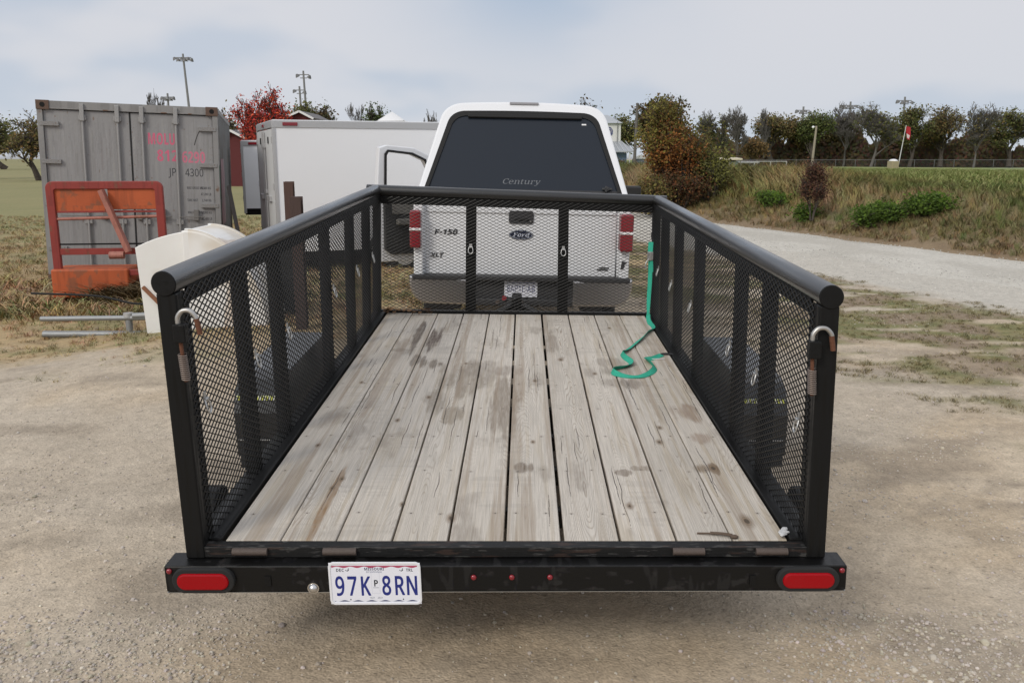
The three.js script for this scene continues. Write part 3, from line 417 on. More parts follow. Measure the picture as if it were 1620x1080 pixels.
{
  const gaps = [0.0045, 0.0055, 0.0075, 0.008, 0.0105, 0.0145, 0.0095, 0.008, 0.0045], w = 0.1826, R = rng(8); let x = -0.947;
  for (let i = 0; i < 10; i++) {
    const xc = x + w / 2, g = norm(new RoundedBoxGeometry(w, 0.038, TL - 0.012, 2, 0.004)), p = g.attributes.position, uv = g.attributes.uv, z0 = 0.004 + R() * 0.003, lift = (R() - .5) * 0.004, tw = (R() - .5) * 0.012, bow = (R() - .5) * 0.005;
    for (let k = 0; k < p.count; k++) { uv.setXY(k, p.getX(k) / w + 0.5, p.getZ(k) / TL + 0.5); }
    bend(g, (a, b, c) => [a + xc + bow * (1 - (2 * c / TL) ** 2), b - 0.019 + lift + tw * a * (c / TL), c + TL / 2 + z0 - 0.002]);
    tp('plank', g, plankTexture(i, xc, w), trailer);
    x += w + (gaps[i] ?? 0);
  }
}
// --- frame ---
const hY = 0.865, UZ = [0.61, 1.07, 2.01, 2.67, 3.22];
function rustBits(c, seed) { return mat(1, 0.6, { vertexColors: true }); }
tp('rear_sill', [bx(-1.06, 1.06, -0.034, 0.003, -0.046, 0.001, 0.003), bx(-1.06, 1.06, -0.12, -0.04, 0.002, 0.05, 0.003)], mat(1, 0.55, { specularIntensity: 0.6, bumpMap: grime, bumpScale: 0.001, map: tex(1024, 64, (u, v) => { const n = fbm(u * 60, v * 6, 33, 5), k = sst(0.6, 0.72, n), r = sst(0.62, 0.7, fbm(u * 22 + 5, v * 3, 43, 5)); return mix3(mix3([0.008, 0.008, 0.009], [0.10, 0.095, 0.09], k * .5), [0.06, 0.036, 0.026], r * .45); }) }), trailer);
for (const [a, b, m] of [[-0.905, -0.79, M.wornSteel], [-0.605, -0.495, M.wornSteel], [0.555, 0.66, M.wornSteel], [0.83, 0.935, M.wornSteel]]) tp('hinge_tab', [rod([a, -0.011, -0.05], [b, -0.011, -0.05], 0.0125, 0.0125, 14), bx(a, b, -0.012, 0.0, -0.05, -0.03, 0)], m, trailer, 'worn bare steel hinge barrel on the rear sill');
for (const s of [-1, 1]) {
  tp('side_rail', [bx(s * 0.957, s * 1.055, -0.1, 0.012, -0.0, TL + 0.03, 0.004)], M.black, trailer);
  const r = new THREE.CylinderGeometry(0.039, 0.039, TL + 0.06, 28, 24).rotateX(Math.PI / 2).translate(s * 1.033, hY, TL / 2 - 0.02);
  tp('top_rail', r, M.rail, trailer);
  tp('rail_cap', [rod([s * 1.033, hY, -0.0505], [s * 1.033, hY, -0.054], 0.039, 0.0365, 28)], M.black, trailer);
  tp('end_post', [bx(s * 0.999, s * 1.062, -0.036, hY - 0.03, -0.05, 0.013, 0.006)], M.black, trailer);
  tp('mesh_frame', [bx(s * 1.0, s * 1.012, 0.0, hY - 0.036, 0.014, 0.05, 0.001), bx(s * 1.0, s * 1.012, 0.79, hY - 0.025, 0.05, TL - 0.02, 0.001)], M.black, trailer);
  for (const z of UZ) tp('upright', [bx(s * 1.003, s * 1.052, 0.01, hY - 0.03, z - 0.034, z + 0.034, 0.004)], M.black, trailer);
  tp('corner_post', [bx(s * 0.999, s * 1.055, -0.05, hY - 0.03, TL - 0.01, TL + 0.055, 0.005)], M.black, trailer);
}
tp('front_rail', [new THREE.CylinderGeometry(0.039, 0.039, 2.2, 28, 8).rotateZ(Math.PI / 2).translate(0, hY - .001, TL + 0.03)], M.rail, trailer);
tp('front_sill', [bx(-1.0, 1.0, -0.1, 0.018, TL + 0.004, TL + 0.05, 0.003)], M.black, trailer);
tp('front_mesh_frame', [bx(-1.0, 1.0, 0.775, hY - 0.02, TL + 0.012, TL + 0.024, 0.001)], M.black, trailer);
for (const x of [-0.335, 0.345]) tp('front_upright', [bx(x - 0.038, x + 0.038, 0.01, hY - 0.03, TL + 0.014, TL + 0.06, 0.004)], M.black, trailer);
tp('cross_member', [0.35, 0.75, 1.15, 1.55, 1.95, 2.35, 2.75, 3.15].map(z => bx(-0.955, 0.955, -0.11, -0.041, z - 0.025, z + 0.025, 0.003)), M.black, trailer);
tp('tongue', [bar([-0.75, -0.14, 2.6], [-0.04, -0.2, 4.82], 0.06, 0.09), bar([0.75, -0.14, 2.6], [0.04, -0.2, 4.82], 0.06, 0.09), bx(-0.045, 0.045, -0.2, -0.1, 4.75, 5.02, 0.02), rod([0.0, -0.42, 4.4], [0.0, -0.03, 4.4], 0.024, 0.024, 14), bar([0, -0.03, 4.4], [0.12, -0.03, 4.4], 0.012, 0.012)], M.black, trailer);
tp('axle', [rod([-1.2, -0.228, 1.78], [1.2, -0.228, 1.78], 0.038, 0.038, 14), ...[-0.9, 0.9].map(x => bar([x, -0.2, 1.35], [x, -0.2, 2.1], 0.05, 0.03))], M.black, trailer);
// --- expanded metal panels: every strand is steel ---
function expanded(a0, a1, b0, b1, place, seed) {       // place(a, b, c): along, up, out
  const L = 0.0508, S = 0.0236, w = 0.0016, t = 0.0011, P = [], I = [], R = rng(seed), na = Math.round((a1 - a0) / (L / 2)), nb = Math.round((b1 - b0) / (S / 2));
  const pt = (i, j) => [a0 + i * L / 2, b0 + j * S / 2];
  const le = Math.hypot(L / 2, S / 2);
  for (let i = 0; i < na; i++) for (let j = 0; j <= nb; j++) if ((i + j) % 2 === 0) for (const dj of [-1, 1]) {
    if (j + dj < 0 || j + dj > nb) continue;
    const [pa, pb] = pt(i, j), [qa, qb] = pt(i + 1, j + dj), na_ = -(qb - pb) / le * w, nb_ = (qa - pa) / le * w, n0 = P.length / 3, c0 = dj * 0.0007;
    for (const [A, B] of [[pa, pb], [qa, qb]]) for (const [sa, sc] of [[-1, -1], [1, -1], [1, 1], [-1, 1]]) P.push(...place(A + na_ * sa, B + nb_ * sa, sc * t + c0 * (sa)));
    for (let k = 0; k < 4; k++) { const m = (k + 1) % 4; I.push(n0 + k, n0 + m, n0 + 4 + m, n0 + k, n0 + 4 + m, n0 + 4 + k); }
  }
  let g = new THREE.BufferGeometry(); g.setAttribute('position', new THREE.Float32BufferAttribute(P, 3)); g.setIndex(I); g = g.toNonIndexed(); g.computeVertexNormals(); return g;
}
for (const s of [-1, 1]) tp('mesh_panel', expanded(-0.004, TL + 0.005, 0.012, hY - 0.032, (a, b, c) => [s * (0.9965 + c + 0.004 * (fbm(a * 1.2, b * 2 + s, 7, 2) - .5)), b, a], 5), M.meshSteel, trailer);
tp('mesh_panel', expanded(-0.985, 0.985, 0.014, hY - 0.032, (a, b, c) => [a, b, TL + 0.009 + c], 6), M.meshSteel, trailer);
// --- bumper, lamps, plate ---
const bumper = tp('rear_bumper', [bx(-1.118, 1.118, -0.126, -0.036, -0.1, -0.002, 0.005)], mat(1, 0.42, { specularIntensity: 0.55, bumpMap: grime, bumpScale: 0.0006, map: tex(1024, 64, (u, v) => { const n = fbm(u * 50, v * 3, 133, 5), k = sst(0.62, 0.75, n), st = sst(0.64, 0.7, fbm(u * 70, v * 0.6, 143, 3)); return mix3(mix3([0.006, 0.006, 0.007], [0.04, 0.037, 0.035], k * .35), [0.05, 0.048, 0.045], st * .2); }) }), trailer);
tp('edge_strip', [bx(-1.116, 1.116, -0.1295, -0.1275, -0.1, -0.09, 0)], M.zinc, bumper);
for (const s of [-1, 1]) {
  const lamp = tp('tail_lamp', extrude(rrect(0.196, 0.076, 0.038), 0.012, 0.004, 16).rotateY(Math.PI).translate(s * 0.988, -0.081, -0.1005), M.rubber, bumper, 'oval rubber-ringed tail lamp');
  tp('lens', extrude(rrect(0.157, 0.044, 0.022), 0.010, 0.006, 16).rotateY(Math.PI).translate(s * 0.988, -0.081, -0.107), mat(1, 0.2, { specularIntensity: .6, bumpMap: tex(128, 128, (u, v) => 0.5 + 0.5 * Math.sin(u * 50) * Math.sin(v * 50)), bumpScale: .0006, map: tex(64, 64, (u, v) => [0.30, 0.003, 0.006]) }), lamp);
}
for (const [x, y] of [[-1.1, -0.052], [1.1, -0.052], [-0.105, -0.075], [0.02, -0.075], [0.145, -0.075]]) tp('marker_lamp', new THREE.SphereGeometry(0.0095, 14, 10).scale(1, 1, 0.7).translate(x, y, -0.103), M.redLens, bumper);
tp('chrome_bolt', [new THREE.SphereGeometry(0.0165, 20, 14).translate(-0.632, -0.11, -0.104), rod([-0.632, -0.11, -0.1], [-0.632, -0.11, -0.108], 0.019, 0.019, 20)], M.chrome, bumper);
for (const x of [-0.78, 0.81]) tp('bracket_slot', [bx(x - .01, x + .01, -0.105, -0.07, -0.104, -0.1, 0.001)], M.black, bumper);
{
  const plate = tp('licence_plate', extrude(rrect(0.298, 0.146, 0.016), 0.0015, 0.0015, 10).rotateY(Math.PI).translate(-0.428, -0.094, -0.103), mat([0.74, 0.75, 0.78], 0.4), bumper);
  const g = new THREE.PlaneGeometry(0.298, 0.146, 1, 1); // printed face, held inside the raised rim
  const fm = mat(1, 0.38, { map: canvasTex(1024, 502, (c, w, h) => {
    c.fillStyle = '#dfe1ea'; c.fillRect(0, 0, w, h); c.textAlign = 'center'; c.textBaseline = 'alphabetic';
    c.fillStyle = '#a84460'; c.beginPath(); c.moveTo(30, 44); for (let x = 30; x <= 994; x += 8) c.lineTo(x, 54 + 8 * Math.sin((x - 30) / 153 * 6.28 + 2.2)); c.lineTo(994, 34); c.lineTo(30, 36); c.fill();
    c.fillStyle = '#23315f'; c.beginPath(); c.moveTo(40, 470); for (let x = 40; x <= 980; x += 8) c.lineTo(x, 462 + 8 * Math.sin((x - 40) / 153 * 6.28)); c.lineTo(980, 470); c.fill();
    const T = (s, x, y, size, sx, col, wt = 'bold') => { c.save(); c.translate(x, y); c.scale(sx, 1); c.font = `${wt} ${size}px sans-serif`; c.fillStyle = col; c.fillText(s, 0, 0); if (size > 200) { c.strokeStyle = col; c.lineWidth = 13; c.lineJoin = 'round'; c.strokeText(s, 0, 0); } c.restore(); };
    T('DEC', 125, 108, 52, 0.95, '#333842'); T('TRL', 905, 106, 52, 0.9, '#333842'); T('MISSOURI', 508, 92, 46, 1.02, '#2c3350'); T('BICENTENNIAL', 508, 121, 27, 1.0, '#4a5270', 'normal');
    c.strokeStyle = '#262c34'; c.lineWidth = 7; for (const x of [205, 812]) { c.beginPath(); c.arc(x, 78, 20, 0.3, 2.8); c.stroke(); c.beginPath(); c.moveTo(x + 18, 66); c.lineTo(x + 4, 104); c.stroke(); }
    '97K'.split('').forEach((s, i) => T(s, [112, 252, 395][i], 393, 312, 0.66, '#1d2a78', 'normal')); '8RN'.split('').forEach((s, i) => T(s, [638, 779, 925][i], 388, 312, 0.66, '#1d2a78', 'normal'));
    c.lineWidth = 9; c.strokeStyle = '#1d2a78';
    c.strokeStyle = '#b9bdcc'; c.lineWidth = 3; c.strokeRect(472, 112, 90, 262); T('P', 519, 287, 112, 0.85, '#22262e'); c.fillStyle = '#777d8c'; c.fillRect(486, 300, 64, 6); T('1821 ★ 2021', 515, 435, 27, 1.05, '#3c4252', 'normal');
    c.fillStyle = '#3a3f4a'; for (const [x, y] of [[225, 447], [820, 444]]) { c.beginPath(); c.arc(x, y, 8, 0, 6.3); c.fill(); }
  }) });
  const gg = norm(g.rotateY(Math.PI).translate(-0.428, -0.094, -0.1062)); for (let i = 0; i < gg.attributes.uv.count; i++) gg.attributes.uv.setX(i, 1 - gg.attributes.uv.getX(i)); tp('plate_face', gg, fm, plate);
  const rim = rrect(0.3, 0.148, 0.017); rim.holes.push(rrect(0.289, 0.137, 0.013)); tp('plate_rim', extrude(rim, 0.0012, 0.0008, 10).rotateY(Math.PI).translate(-0.428, -0.094, -0.1064), mat([0.72, 0.73, 0.76], 0.35), plate);
}
// --- fenders, wheels ---
for (const s of [-1, 1]) {
  const pr = [[1.26, -0.18], [1.245, 0.03], [1.275, 0.115], [1.33, 0.165], [1.42, 0.185], [2.2, 0.185], [2.28, 0.165], [2.36, 0.09], [2.5, -0.12], [2.47, -0.13], [2.33, 0.06], [2.25, 0.15], [2.19, 0.168], [1.43, 0.168], [1.34, 0.148], [1.295, 0.1], [1.265, 0.02], [1.28, -0.18]];
  const sh = new THREE.Shape(pr.map(p => new THREE.Vector2(...p)));
  const ff = (g, x0) => g.rotateY(-Math.PI / 2).translate(x0, 0, 0);     // (z, y) outline pushed out along -x
  const x1 = s > 0 ? 1.31 : -1.09;
  const fender = tp('fender', ff(extrude(sh, 0.22, 0.003), x1), M.fender, trailer);
  const inner = poly([[1.262, -0.2], [1.25, 0.03], [1.28, 0.11], [1.335, 0.16], [1.42, 0.18], [2.2, 0.18], [2.28, 0.16], [2.35, 0.09], [2.49, -0.11], [2.42, -0.2]]);
  tp('fender_side', ff(extrude(inner, 0.008, 0.001), s > 0 ? 1.094 : -1.086), M.fender, fender);
  const strip = tp('reflector_strip', bx(s * 1.10, s * 1.30, 0.088, 0.108, 1.258, 1.268, 0.001).translate(0, 0, -0.004), mat(1, 0.3, { map: tex(64, 8, (u) => (u * 9) % 1 < 0.5 ? [0.72, 0.74, 0.7] : [0.62, 0.66, 0.12], {}) }), fender, 'yellow and white reflector strip');
  { const p = strip.geometry.attributes, a = []; for (let i = 0; i < p.position.count; i++) a.push(p.position.getX(i) * 5, 0.5); strip.geometry.setAttribute('uv', new THREE.Float32BufferAttribute(a, 2)); }
  tp('mud_flap', [bx(s * 1.1, s * 1.3, -0.24, -0.1, 1.252, 1.262, 0.002), bx(s * 1.1, s * 1.3, -0.105, -0.1, 1.245, 1.252, 0)], M.rubber, fender);
  tp('flap_edge', bx(s * 1.1, s * 1.3, -0.1, -0.096, 1.238, 1.244, 0), M.alu, fender);
  const prof = [[0.19, -0.1], [0.27, -0.112], [0.315, -0.105], [0.333, -0.085], [0.338, 0], [0.333, 0.085], [0.315, 0.105], [0.27, 0.112], [0.19, 0.1]].map(p => new THREE.Vector2(...p));
  const gx = g => g.rotateZ(Math.PI / 2).translate(s * 1.2, -0.228, 1.78);
  const grooves = []; for (let i = 0; i < 44; i++) { const a = i / 44 * 6.2832; for (const q of [-0.055, 0.055]) grooves.push(gx(box(0.02, 0.06, 0.03, 0, 0, 0, 0).rotateX(0).translate(0.334, q, 0).rotateY(a))); }
  const wheel = tp('wheel', [gx(new THREE.LatheGeometry(prof, 40)), ...grooves], M.rubber, trailer);
  tp('rim', [gx(new THREE.LatheGeometry([[0.02, 0.03], [0.09, 0.05], [0.12, 0.02], [0.17, 0.03], [0.19, 0.1], [0.205, 0.1], [0.19, -0.09], [0.1, -0.04], [0.02, -0.04]].map(p => new THREE.Vector2(...p)), 32))], mat(0.6, 0.5), wheel);
  // stake pockets beside the rear end of the deck
  tp('stake_pocket', [extrude(rrect(0.17, 0.26, 0.075), 0.05, 0.004).rotateY(-Math.PI / 2).translate(s > 0 ? 1.14 : -1.09, -0.105, 0.38)], M.black, trailer);
}
// --- tie rings on the uprights ---
function dring(x, y, z, face) {   // face 'x': plate faces along x, else faces the rear
  const pl = box(0.02, 0.03, 0.004, 0, 0.02, 0, 0.002), ring = tube([[-0.011, 0.012, 0.004], [-0.0165, -0.008, 0.010], [-0.0145, -0.026, 0.013], [0, -0.035, 0.014], [0.0145, -0.026, 0.013], [0.0165, -0.008, 0.010], [0.011, 0.012, 0.004]], 0.0036, 26, 7), clip = rod([-0.013, 0.011, 0.005], [0.013, 0.011, 0.005], 0.006, 0.006, 8);
  return [pl, ring, clip].map(g => { if (face === 'x') g.rotateY(x > 0 ? -Math.PI / 2 : Math.PI / 2); else g.rotateY(Math.PI); return g.translate(x, y, z); });
}
for (const s of [-1, 1]) for (const z of [0.055, ...UZ]) tp('tie_ring', dring(s * 0.985, s < 0 ? 0.46 : 0.41, z, 'x'), M.zinc, trailer);
for (const x of [-0.335, 0.345]) tp('tie_ring', dring(x, 0.478, TL - 0.008, 'z'), M.zinc, trailer);
// --- spring latches on the end posts ---
for (const [x, y] of [[-0.99, 0.765], [0.982, 0.745]]) {
  const zz = -0.066, latch = tp('spring_latch', [bx(x - 0.019, x + 0.019, y - 0.075, y - 0.018, -0.084, -0.0505, 0.004)], M.black, trailer);
  const o = x < 0 ? 0 : 0.0;
  tp('latch_hook', tube([[x - 0.006, y - 0.018, zz], [x - 0.004, y + 0.003, zz], [x + 0.012, y + 0.021, zz], [x + 0.033, y + 0.022, zz], [x + 0.051, y + 0.004, zz], [x + 0.056, y - 0.025, zz], [x + 0.058, y - 0.036, zz]], 0.0075, 40, 10), mat([0.45, 0.44, 0.42], 0.42, { metalness: .9 }), latch);
  tp('hook_tip', tube([[x + 0.0525, y - 0.002, zz], [x + 0.057, y - 0.03, zz], [x + 0.0595, y - 0.05, zz]], 0.0083, 14, 10), M.rust, latch, 'rusty hook tip');
  tp('latch_pin', rod([x - 0.004, y - 0.07, zz], [x + 0.001, y - 0.20, zz], 0.006, 0.006, 10), M.rust, latch);
  const hp = []; for (let i = 0; i <= 150; i++) { const a = i / 150 * 13 * 6.2832; hp.push([x - 0.003 + 0.0118 * Math.cos(a) + i / 150 * 0.004, y - 0.112 - i / 150 * 0.082, zz + 0.0118 * Math.sin(a)]); }
  tp('coil_spring', tube(hp, 0.0023, 420, 6), mat([0.26, 0.215, 0.19], 0.5, { metalness: .7 }), latch);
}
// ---------- things lying on the deck ----------
const onDeck = (x, y, z) => { const p = warpT(x, y, z); return [p[0] + TB[0], p[1] + TB[1], p[2] + TB[2]]; };
{
  const strap = thing('tie_down_strap', 'green webbing tie-down strap hanging in the front right corner and trailing over the planks', 'strap', onDeck(0.7, 0, 2.4));
  const V = p => new THREE.Vector3(...onDeck(...p)).sub(strap.position);
  function ribbon(pts, w, tilt) {            // pts [x, y, z], tilt: turn of the flat side at each point
    const c = new THREE.CatmullRomCurve3(pts.map(V), false, 'centripetal'), n = 160, P = [], I = [], UV = [];
    for (let i = 0; i <= n; i++) { const t = i / n, p = c.getPoint(t), d = c.getTangent(t), k = t * (tilt.length - 1), j = Math.min(Math.floor(k), tilt.length - 2), a = lerp(tilt[j], tilt[j + 1], k - j); const u = Math.abs(d.y) > 0.75 ? new THREE.Vector3(0.75, 0, 0.66) : new THREE.Vector3().crossVectors(d, UPV).normalize(), q = u.applyAxisAngle(d, a).multiplyScalar(w / 2), nn = new THREE.Vector3().crossVectors(d, q).normalize().multiplyScalar(0.0009); for (const [s, h] of [[-1, 1], [1, 1], [1, -1], [-1, -1]]) { P.push(p.x + q.x * s + nn.x * h, p.y + q.y * s + nn.y * h, p.z + q.z * s + nn.z * h); UV.push(s * .5 + .5, t * c.getLength() * 12); } }
    for (let i = 0; i < n; i++) for (let k = 0; k < 4; k++) { const a = i * 4 + k, b = i * 4 + (k + 1) % 4; I.push(a, b, b + 4, a, b + 4, a + 4); }
    let g = new THREE.BufferGeometry(); g.setAttribute('position', new THREE.Float32BufferAttribute(P, 3)); g.setAttribute('uv', new THREE.Float32BufferAttribute(UV, 2)); g.setIndex(I); g = g.toNonIndexed(); g.computeVertexNormals(); return g;
  }
  const sm = mat(1, 0.75, { side: THREE.DoubleSide, map: tex(128, 128, (u, v) => mix3([0.018, 0.33, 0.21], [0.03, 0.42, 0.29], 0.5 + 0.5 * Math.sin(v * 100.5) * Math.sin(u * 75)).map(q => q * (Math.abs(u - .5) > .42 ? .78 : 1) * (.85 + .3 * fbm(u * 5, v * 5, 3, 3, 5, 5))), { srgb: true }), bumpMap: tex(128, 128, (u, v) => 0.5 + 0.5 * Math.sin(v * 100.5) * Math.sin(u * 75)), bumpScale: .0008 });
  part('webbing', [ribbon([[0.968, 0.44, 3.50], [0.966, 0.30, 3.49], [0.955, 0.14, 3.46], [0.945, 0.03, 3.38], [0.952, 0.006, 3.19], [0.90, 0.012, 3.06], [0.83, 0.010, 2.88], [0.735, 0.007, 2.65], [0.68, 0.010, 2.52], [0.655, 0.02, 2.45], [0.664, 0.016, 2.37], [0.69, 0.012, 2.26], [0.65, 0.012, 2.17], [0.57, 0.012, 2.11], [0.565, 0.014, 2.04], [0.62, 0.008, 1.985], [0.70, 0.008, 1.975], [0.78, 0.010, 2.06], [0.815, 0.015, 2.16], [0.80, 0.016, 2.25], [0.79, 0.012, 2.33], [0.84, 0.008, 2.38], [0.90, 0.008, 2.46]], 0.036, [0, 0, 0.2, 0.9, 0.5, 1.0, 0.5, 0.35, 0.9, 1.3, 0.9, 0.5, 0.9, 1.2, 0.5, 0.15, 0.4, 0.8, 1.2, 0.6, 0.5, 0.3])], sm, strap);
  part('webbing', [ribbon([[0.972, 0.575, 3.52], [0.969, 0.53, 3.515], [0.965, 0.475, 3.51]], 0.042, [0, 0, 0]), ribbon([[0.975, 0.44, 3.5], [0.978, 0.40, 3.49], [0.98, 0.36, 3.485]], 0.036, [0.4, 0.5, .6])], sm, strap);
  const at = (g, p, ry = 0) => g.rotateY(ry).translate(...V(p).toArray());
  part('ratchet_buckle', [at(box(0.034, 0.06, 0.03, 0, 0, 0, .004), [0.966, 0.475, 3.5], .7), at(rod([-0.024, 0.02, 0], [0.024, 0.02, 0], 0.007), [0.964, 0.475, 3.49], .7), at(tube([[0, -0.02, 0.0], [-.02, -.045, .01], [-.026, -.07, .012], [-.018, -.085, .012]], .004, 20, 6), [0.955, 0.475, 3.49])], M.zinc, strap);
  part('hook', [at(tube([[0, 0.03, 0], [0, 0, 0], [0.01, -.025, 0], [.02, -.02, 0.01]], .005, 20, 7), [0.978, 0.61, 3.53])], M.darkTrim, strap); part('hook', [at(tube([[-0.03, 0.008, 0], [0, 0.01, 0], [0.03, 0.008, 0], [0.042, 0.008, 0.016], [0.03, .008, .03]], .0065, 24, 7), [0.925, 0.0, 2.475])], M.darkTrim, strap);
  const wire = part('wire', [rod([...onDeck(0.80, 0.006, 2.36)], [...onDeck(0.905, 0.006, 2.375)], 0.003, 0.003, 6)], mat(0.7, .4), scene); tag(wire, 'short pale wire lying on the planks beside the green strap', 'wire');
}
{
  const R = rng(44), gs = [];
  for (let i = 0; i < 26; i++) { const g = new THREE.PlaneGeometry(0.05, 0.03, 3, 2); bend(g, (x, y) => [x, y * (1 - (x / 0.027) ** 2), 14 * x * x * (R() < .5 ? 1 : .6) + 5 * y * y]); g.rotateX(-1.57 + (R() - .5)).rotateY(R() * 6.28).translate(...onDeck(-0.95 + R() ** 1.5 * 0.33, 0.012 + R() * 0.03, 3.60 - R() * 0.05)); gs.push(paint(norm(g), () => [0.20, 0.11, 0.05])); }
  tag(part('dry_leaves', gs, mat(1, 0.85, { vertexColors: true, side: THREE.DoubleSide }), scene), 'brown dead leaves caught in the front left corner of the deck', 'leaves', null, 'stuff');
  const tw = [tube([onDeck(0.655, 0.004, 0.055), onDeck(0.70, 0.008, 0.045), onDeck(0.74, 0.01, 0.035), onDeck(0.775, 0.008, 0.02)], 0.0035, 14, 6), tube([onDeck(0.70, 0.006, 0.055), onDeck(0.745, 0.01, 0.04), onDeck(0.77, 0.01, 0.03)], 0.0045, 12, 6), new THREE.SphereGeometry(0.012, 8, 6).scale(1.2, .6, .9).translate(...onDeck(0.775, 0.008, 0.02))];
  tag(part('dead_twig', tw, mat([0.1, 0.07, 0.05], 0.9), scene), 'small brown dead twig lying at the rear right end of the planks', 'twig');
  const rag = []; for (let i = 0; i < 5; i++) rag.push(bend(new THREE.SphereGeometry(0.012, 12, 8).scale(1 + R(), .45, .8 + .5 * R()), (x, y, z) => { const k = 1 + .5 * (vn(x * 120 + i, z * 120, 5) - .5); return [x * k, y * k, z * k]; }).rotateY(R() * 6).translate(...onDeck(0.945 + (R() - .5) * .03, 0.016, 0.015 + R() * 0.07)));
  tag(part('plastic_scrap', rag, mat(0.55, 0.6), scene), 'scrap of white plastic in the rear right corner of the deck', 'scrap');
}
// ================= the pickup =================
// drawn with x to the right, y up from the ground, f forward from the tailgate (z = -f)
const truck = thing('pickup_truck', 'white pickup truck with a white topper and its driver door open, towing the trailer', 'pickup truck', [0.068, 0.06, -8.0]);
truck.rotation.z = -0.02;
const side = (pts, x0, x1, holes, bev = 0.012) => extrude(poly(pts, holes), Math.abs(x1 - x0) - 2 * bev, bev, 16).rotateY(Math.PI / 2).translate(Math.min(x0, x1) + bev, 0, 0);   // outline in (f, y)
{
  const P = M.whitePaint, arc = (f, r, y0) => { const a = []; for (let i = 0; i <= 16; i++) { const t = Math.PI * (1 - i / 16); a.push([f + r * Math.cos(t), y0 + r * Math.sin(t)]); } return a; };
  const outline = [[0.01, 0.69], [0.01, 1.43], [2.0, 1.43], [2.0, 0.55], ...arc(1.2, 0.47, 0.5).reverse().map(p => p), [0.35, 0.62]];
  for (const s of [-1, 1]) {
    const g = side(outline, s * 0.9, s * 0.995, [], 0.03); bend(g, (x, y, z) => [x - s * 0.05 * sst(1.15, 1.45, y) - s * 0.03 * (1 - sst(0.62, 1.0, y)), y, z]); g.computeVertexNormals();
    part('bed_side', g, P, truck);
    part('bed_corner', bx(s * 0.886, s * 0.975, 0.70, 1.42, -0.006, 0.09, 0.02), P, truck);
    const y0 = 0.985, lamp = part('tail_light', bx(s > 0 ? 0.874 : -0.904, s > 0 ? 0.992 : -1.003, y0, y0 + 0.335, -0.03, 0.16, 0.02), M.redLens, truck);
    part('reverse_lens', bx(s > 0 ? 0.872 : -0.902, s > 0 ? 0.995 : -1.006, y0 + 0.155, y0 + 0.18, -0.034, 0.165, 0.006), mat([0.75, 0.74, 0.74], 0.2, { clearcoat: .6 }), lamp);
  }
  part('bed_floor', bx(-0.9, 0.9, 0.62, 0.70, -2.05, -0.02), M.darkTrim, truck); part('bed_front', bx(-0.9, 0.9, 0.7, 1.42, -2.02, -1.98), P, truck);
  // tailgate
  const tg = part('tailgate', [bx(-0.883, 0.862, 0.735, 1.418, -0.052, 0.012, 0.018), bx(-0.86, 0.845, 1.30, 1.40, 0.006, 0.024, 0.01)], P, truck);
  const hx = -0.01; part('handle', [extrude(rrect(0.215, 0.108, 0.022), 0.008, 0.004).translate(hx, 1.268, 0.016)], M.darkTrim, tg);
  part('handle_grip', [bx(hx - 0.06, hx + 0.07, 1.238, 1.262, 0.022, 0.036, 0.004)], mat(0.008, 0.4), tg); part('lock', [rod([hx + 0.085, 1.235, 0.02], [hx + 0.085, 1.235, 0.031], 0.008)], M.chrome, tg);
  const em = new THREE.Shape(); em.absellipse(0, 0, 0.115, 0.046, 0, 6.2832);
  part('emblem', extrude(em, 0.008, 0.003, 20).translate(hx, 1.112, 0.013), mat([0.012, 0.018, 0.05], 0.25, { clearcoat: .5 }), tg);
  { const g = new THREE.CircleGeometry(1, 32).scale(0.108, 0.042, 1).translate(hx, 1.112, 0.0255); part('emblem_script', g, mat(1, 0.3, { map: canvasTex(256, 128, (c) => { c.fillStyle = '#121a33'; c.fillRect(0, 0, 256, 128); c.strokeStyle = '#b9bfcc'; c.lineWidth = 4; c.beginPath(); c.ellipse(128, 64, 120, 54, 0, 0, 6.3); c.stroke(); c.fillStyle = '#c5cad6'; c.font = 'italic bold 74px serif'; c.textAlign = 'center'; c.textBaseline = 'middle'; c.fillText('Ford', 128, 66); }) }), tg); }
  const badge = (t, x, y, h, sx, m, name) => { const g = new TextGeometry(t, { font, size: h, depth: 0.006, curveSegments: 3 }); g.computeBoundingBox(); g.translate(-g.boundingBox.max.x / 2, -h / 2, 0).scale(sx, 1, 1).rotateZ(0).translate(x, y, 0.0135); part(name, bend(g, (X, Y, Z) => [X + (Y - y) * 0.25, Y, Z]), m, tg); };
  badge('F-150', -0.69, 1.125, 0.045, 1.35, mat([0.06, 0.06, 0.065], 0.35, { metalness: .8 }), 'model_badge'); badge('XLT', -0.77, 0.915, 0.04, 1.2, mat([0.1, 0.1, 0.105], 0.35, { metalness: .8 }), 'trim_badge');
  part('fuel_badge', [bx(0.69, 0.79, 0.80, 0.812, 0.012, 0.018, 0.001), bx(0.71, 0.80, 0.818, 0.83, 0.012, 0.018, 0.001)], mat(0.12, .4, { metalness: .8 }), tg);
  part('corner_mark', [extrude(poly([[0.925, 0.82], [0.955, 0.83], [0.965, 0.87], [0.985, 0.885], [0.94, 0.9], [0.93, 0.86]]), 0.003).translate(-.03, 0, 0.092)], M.darkTrim, truck);
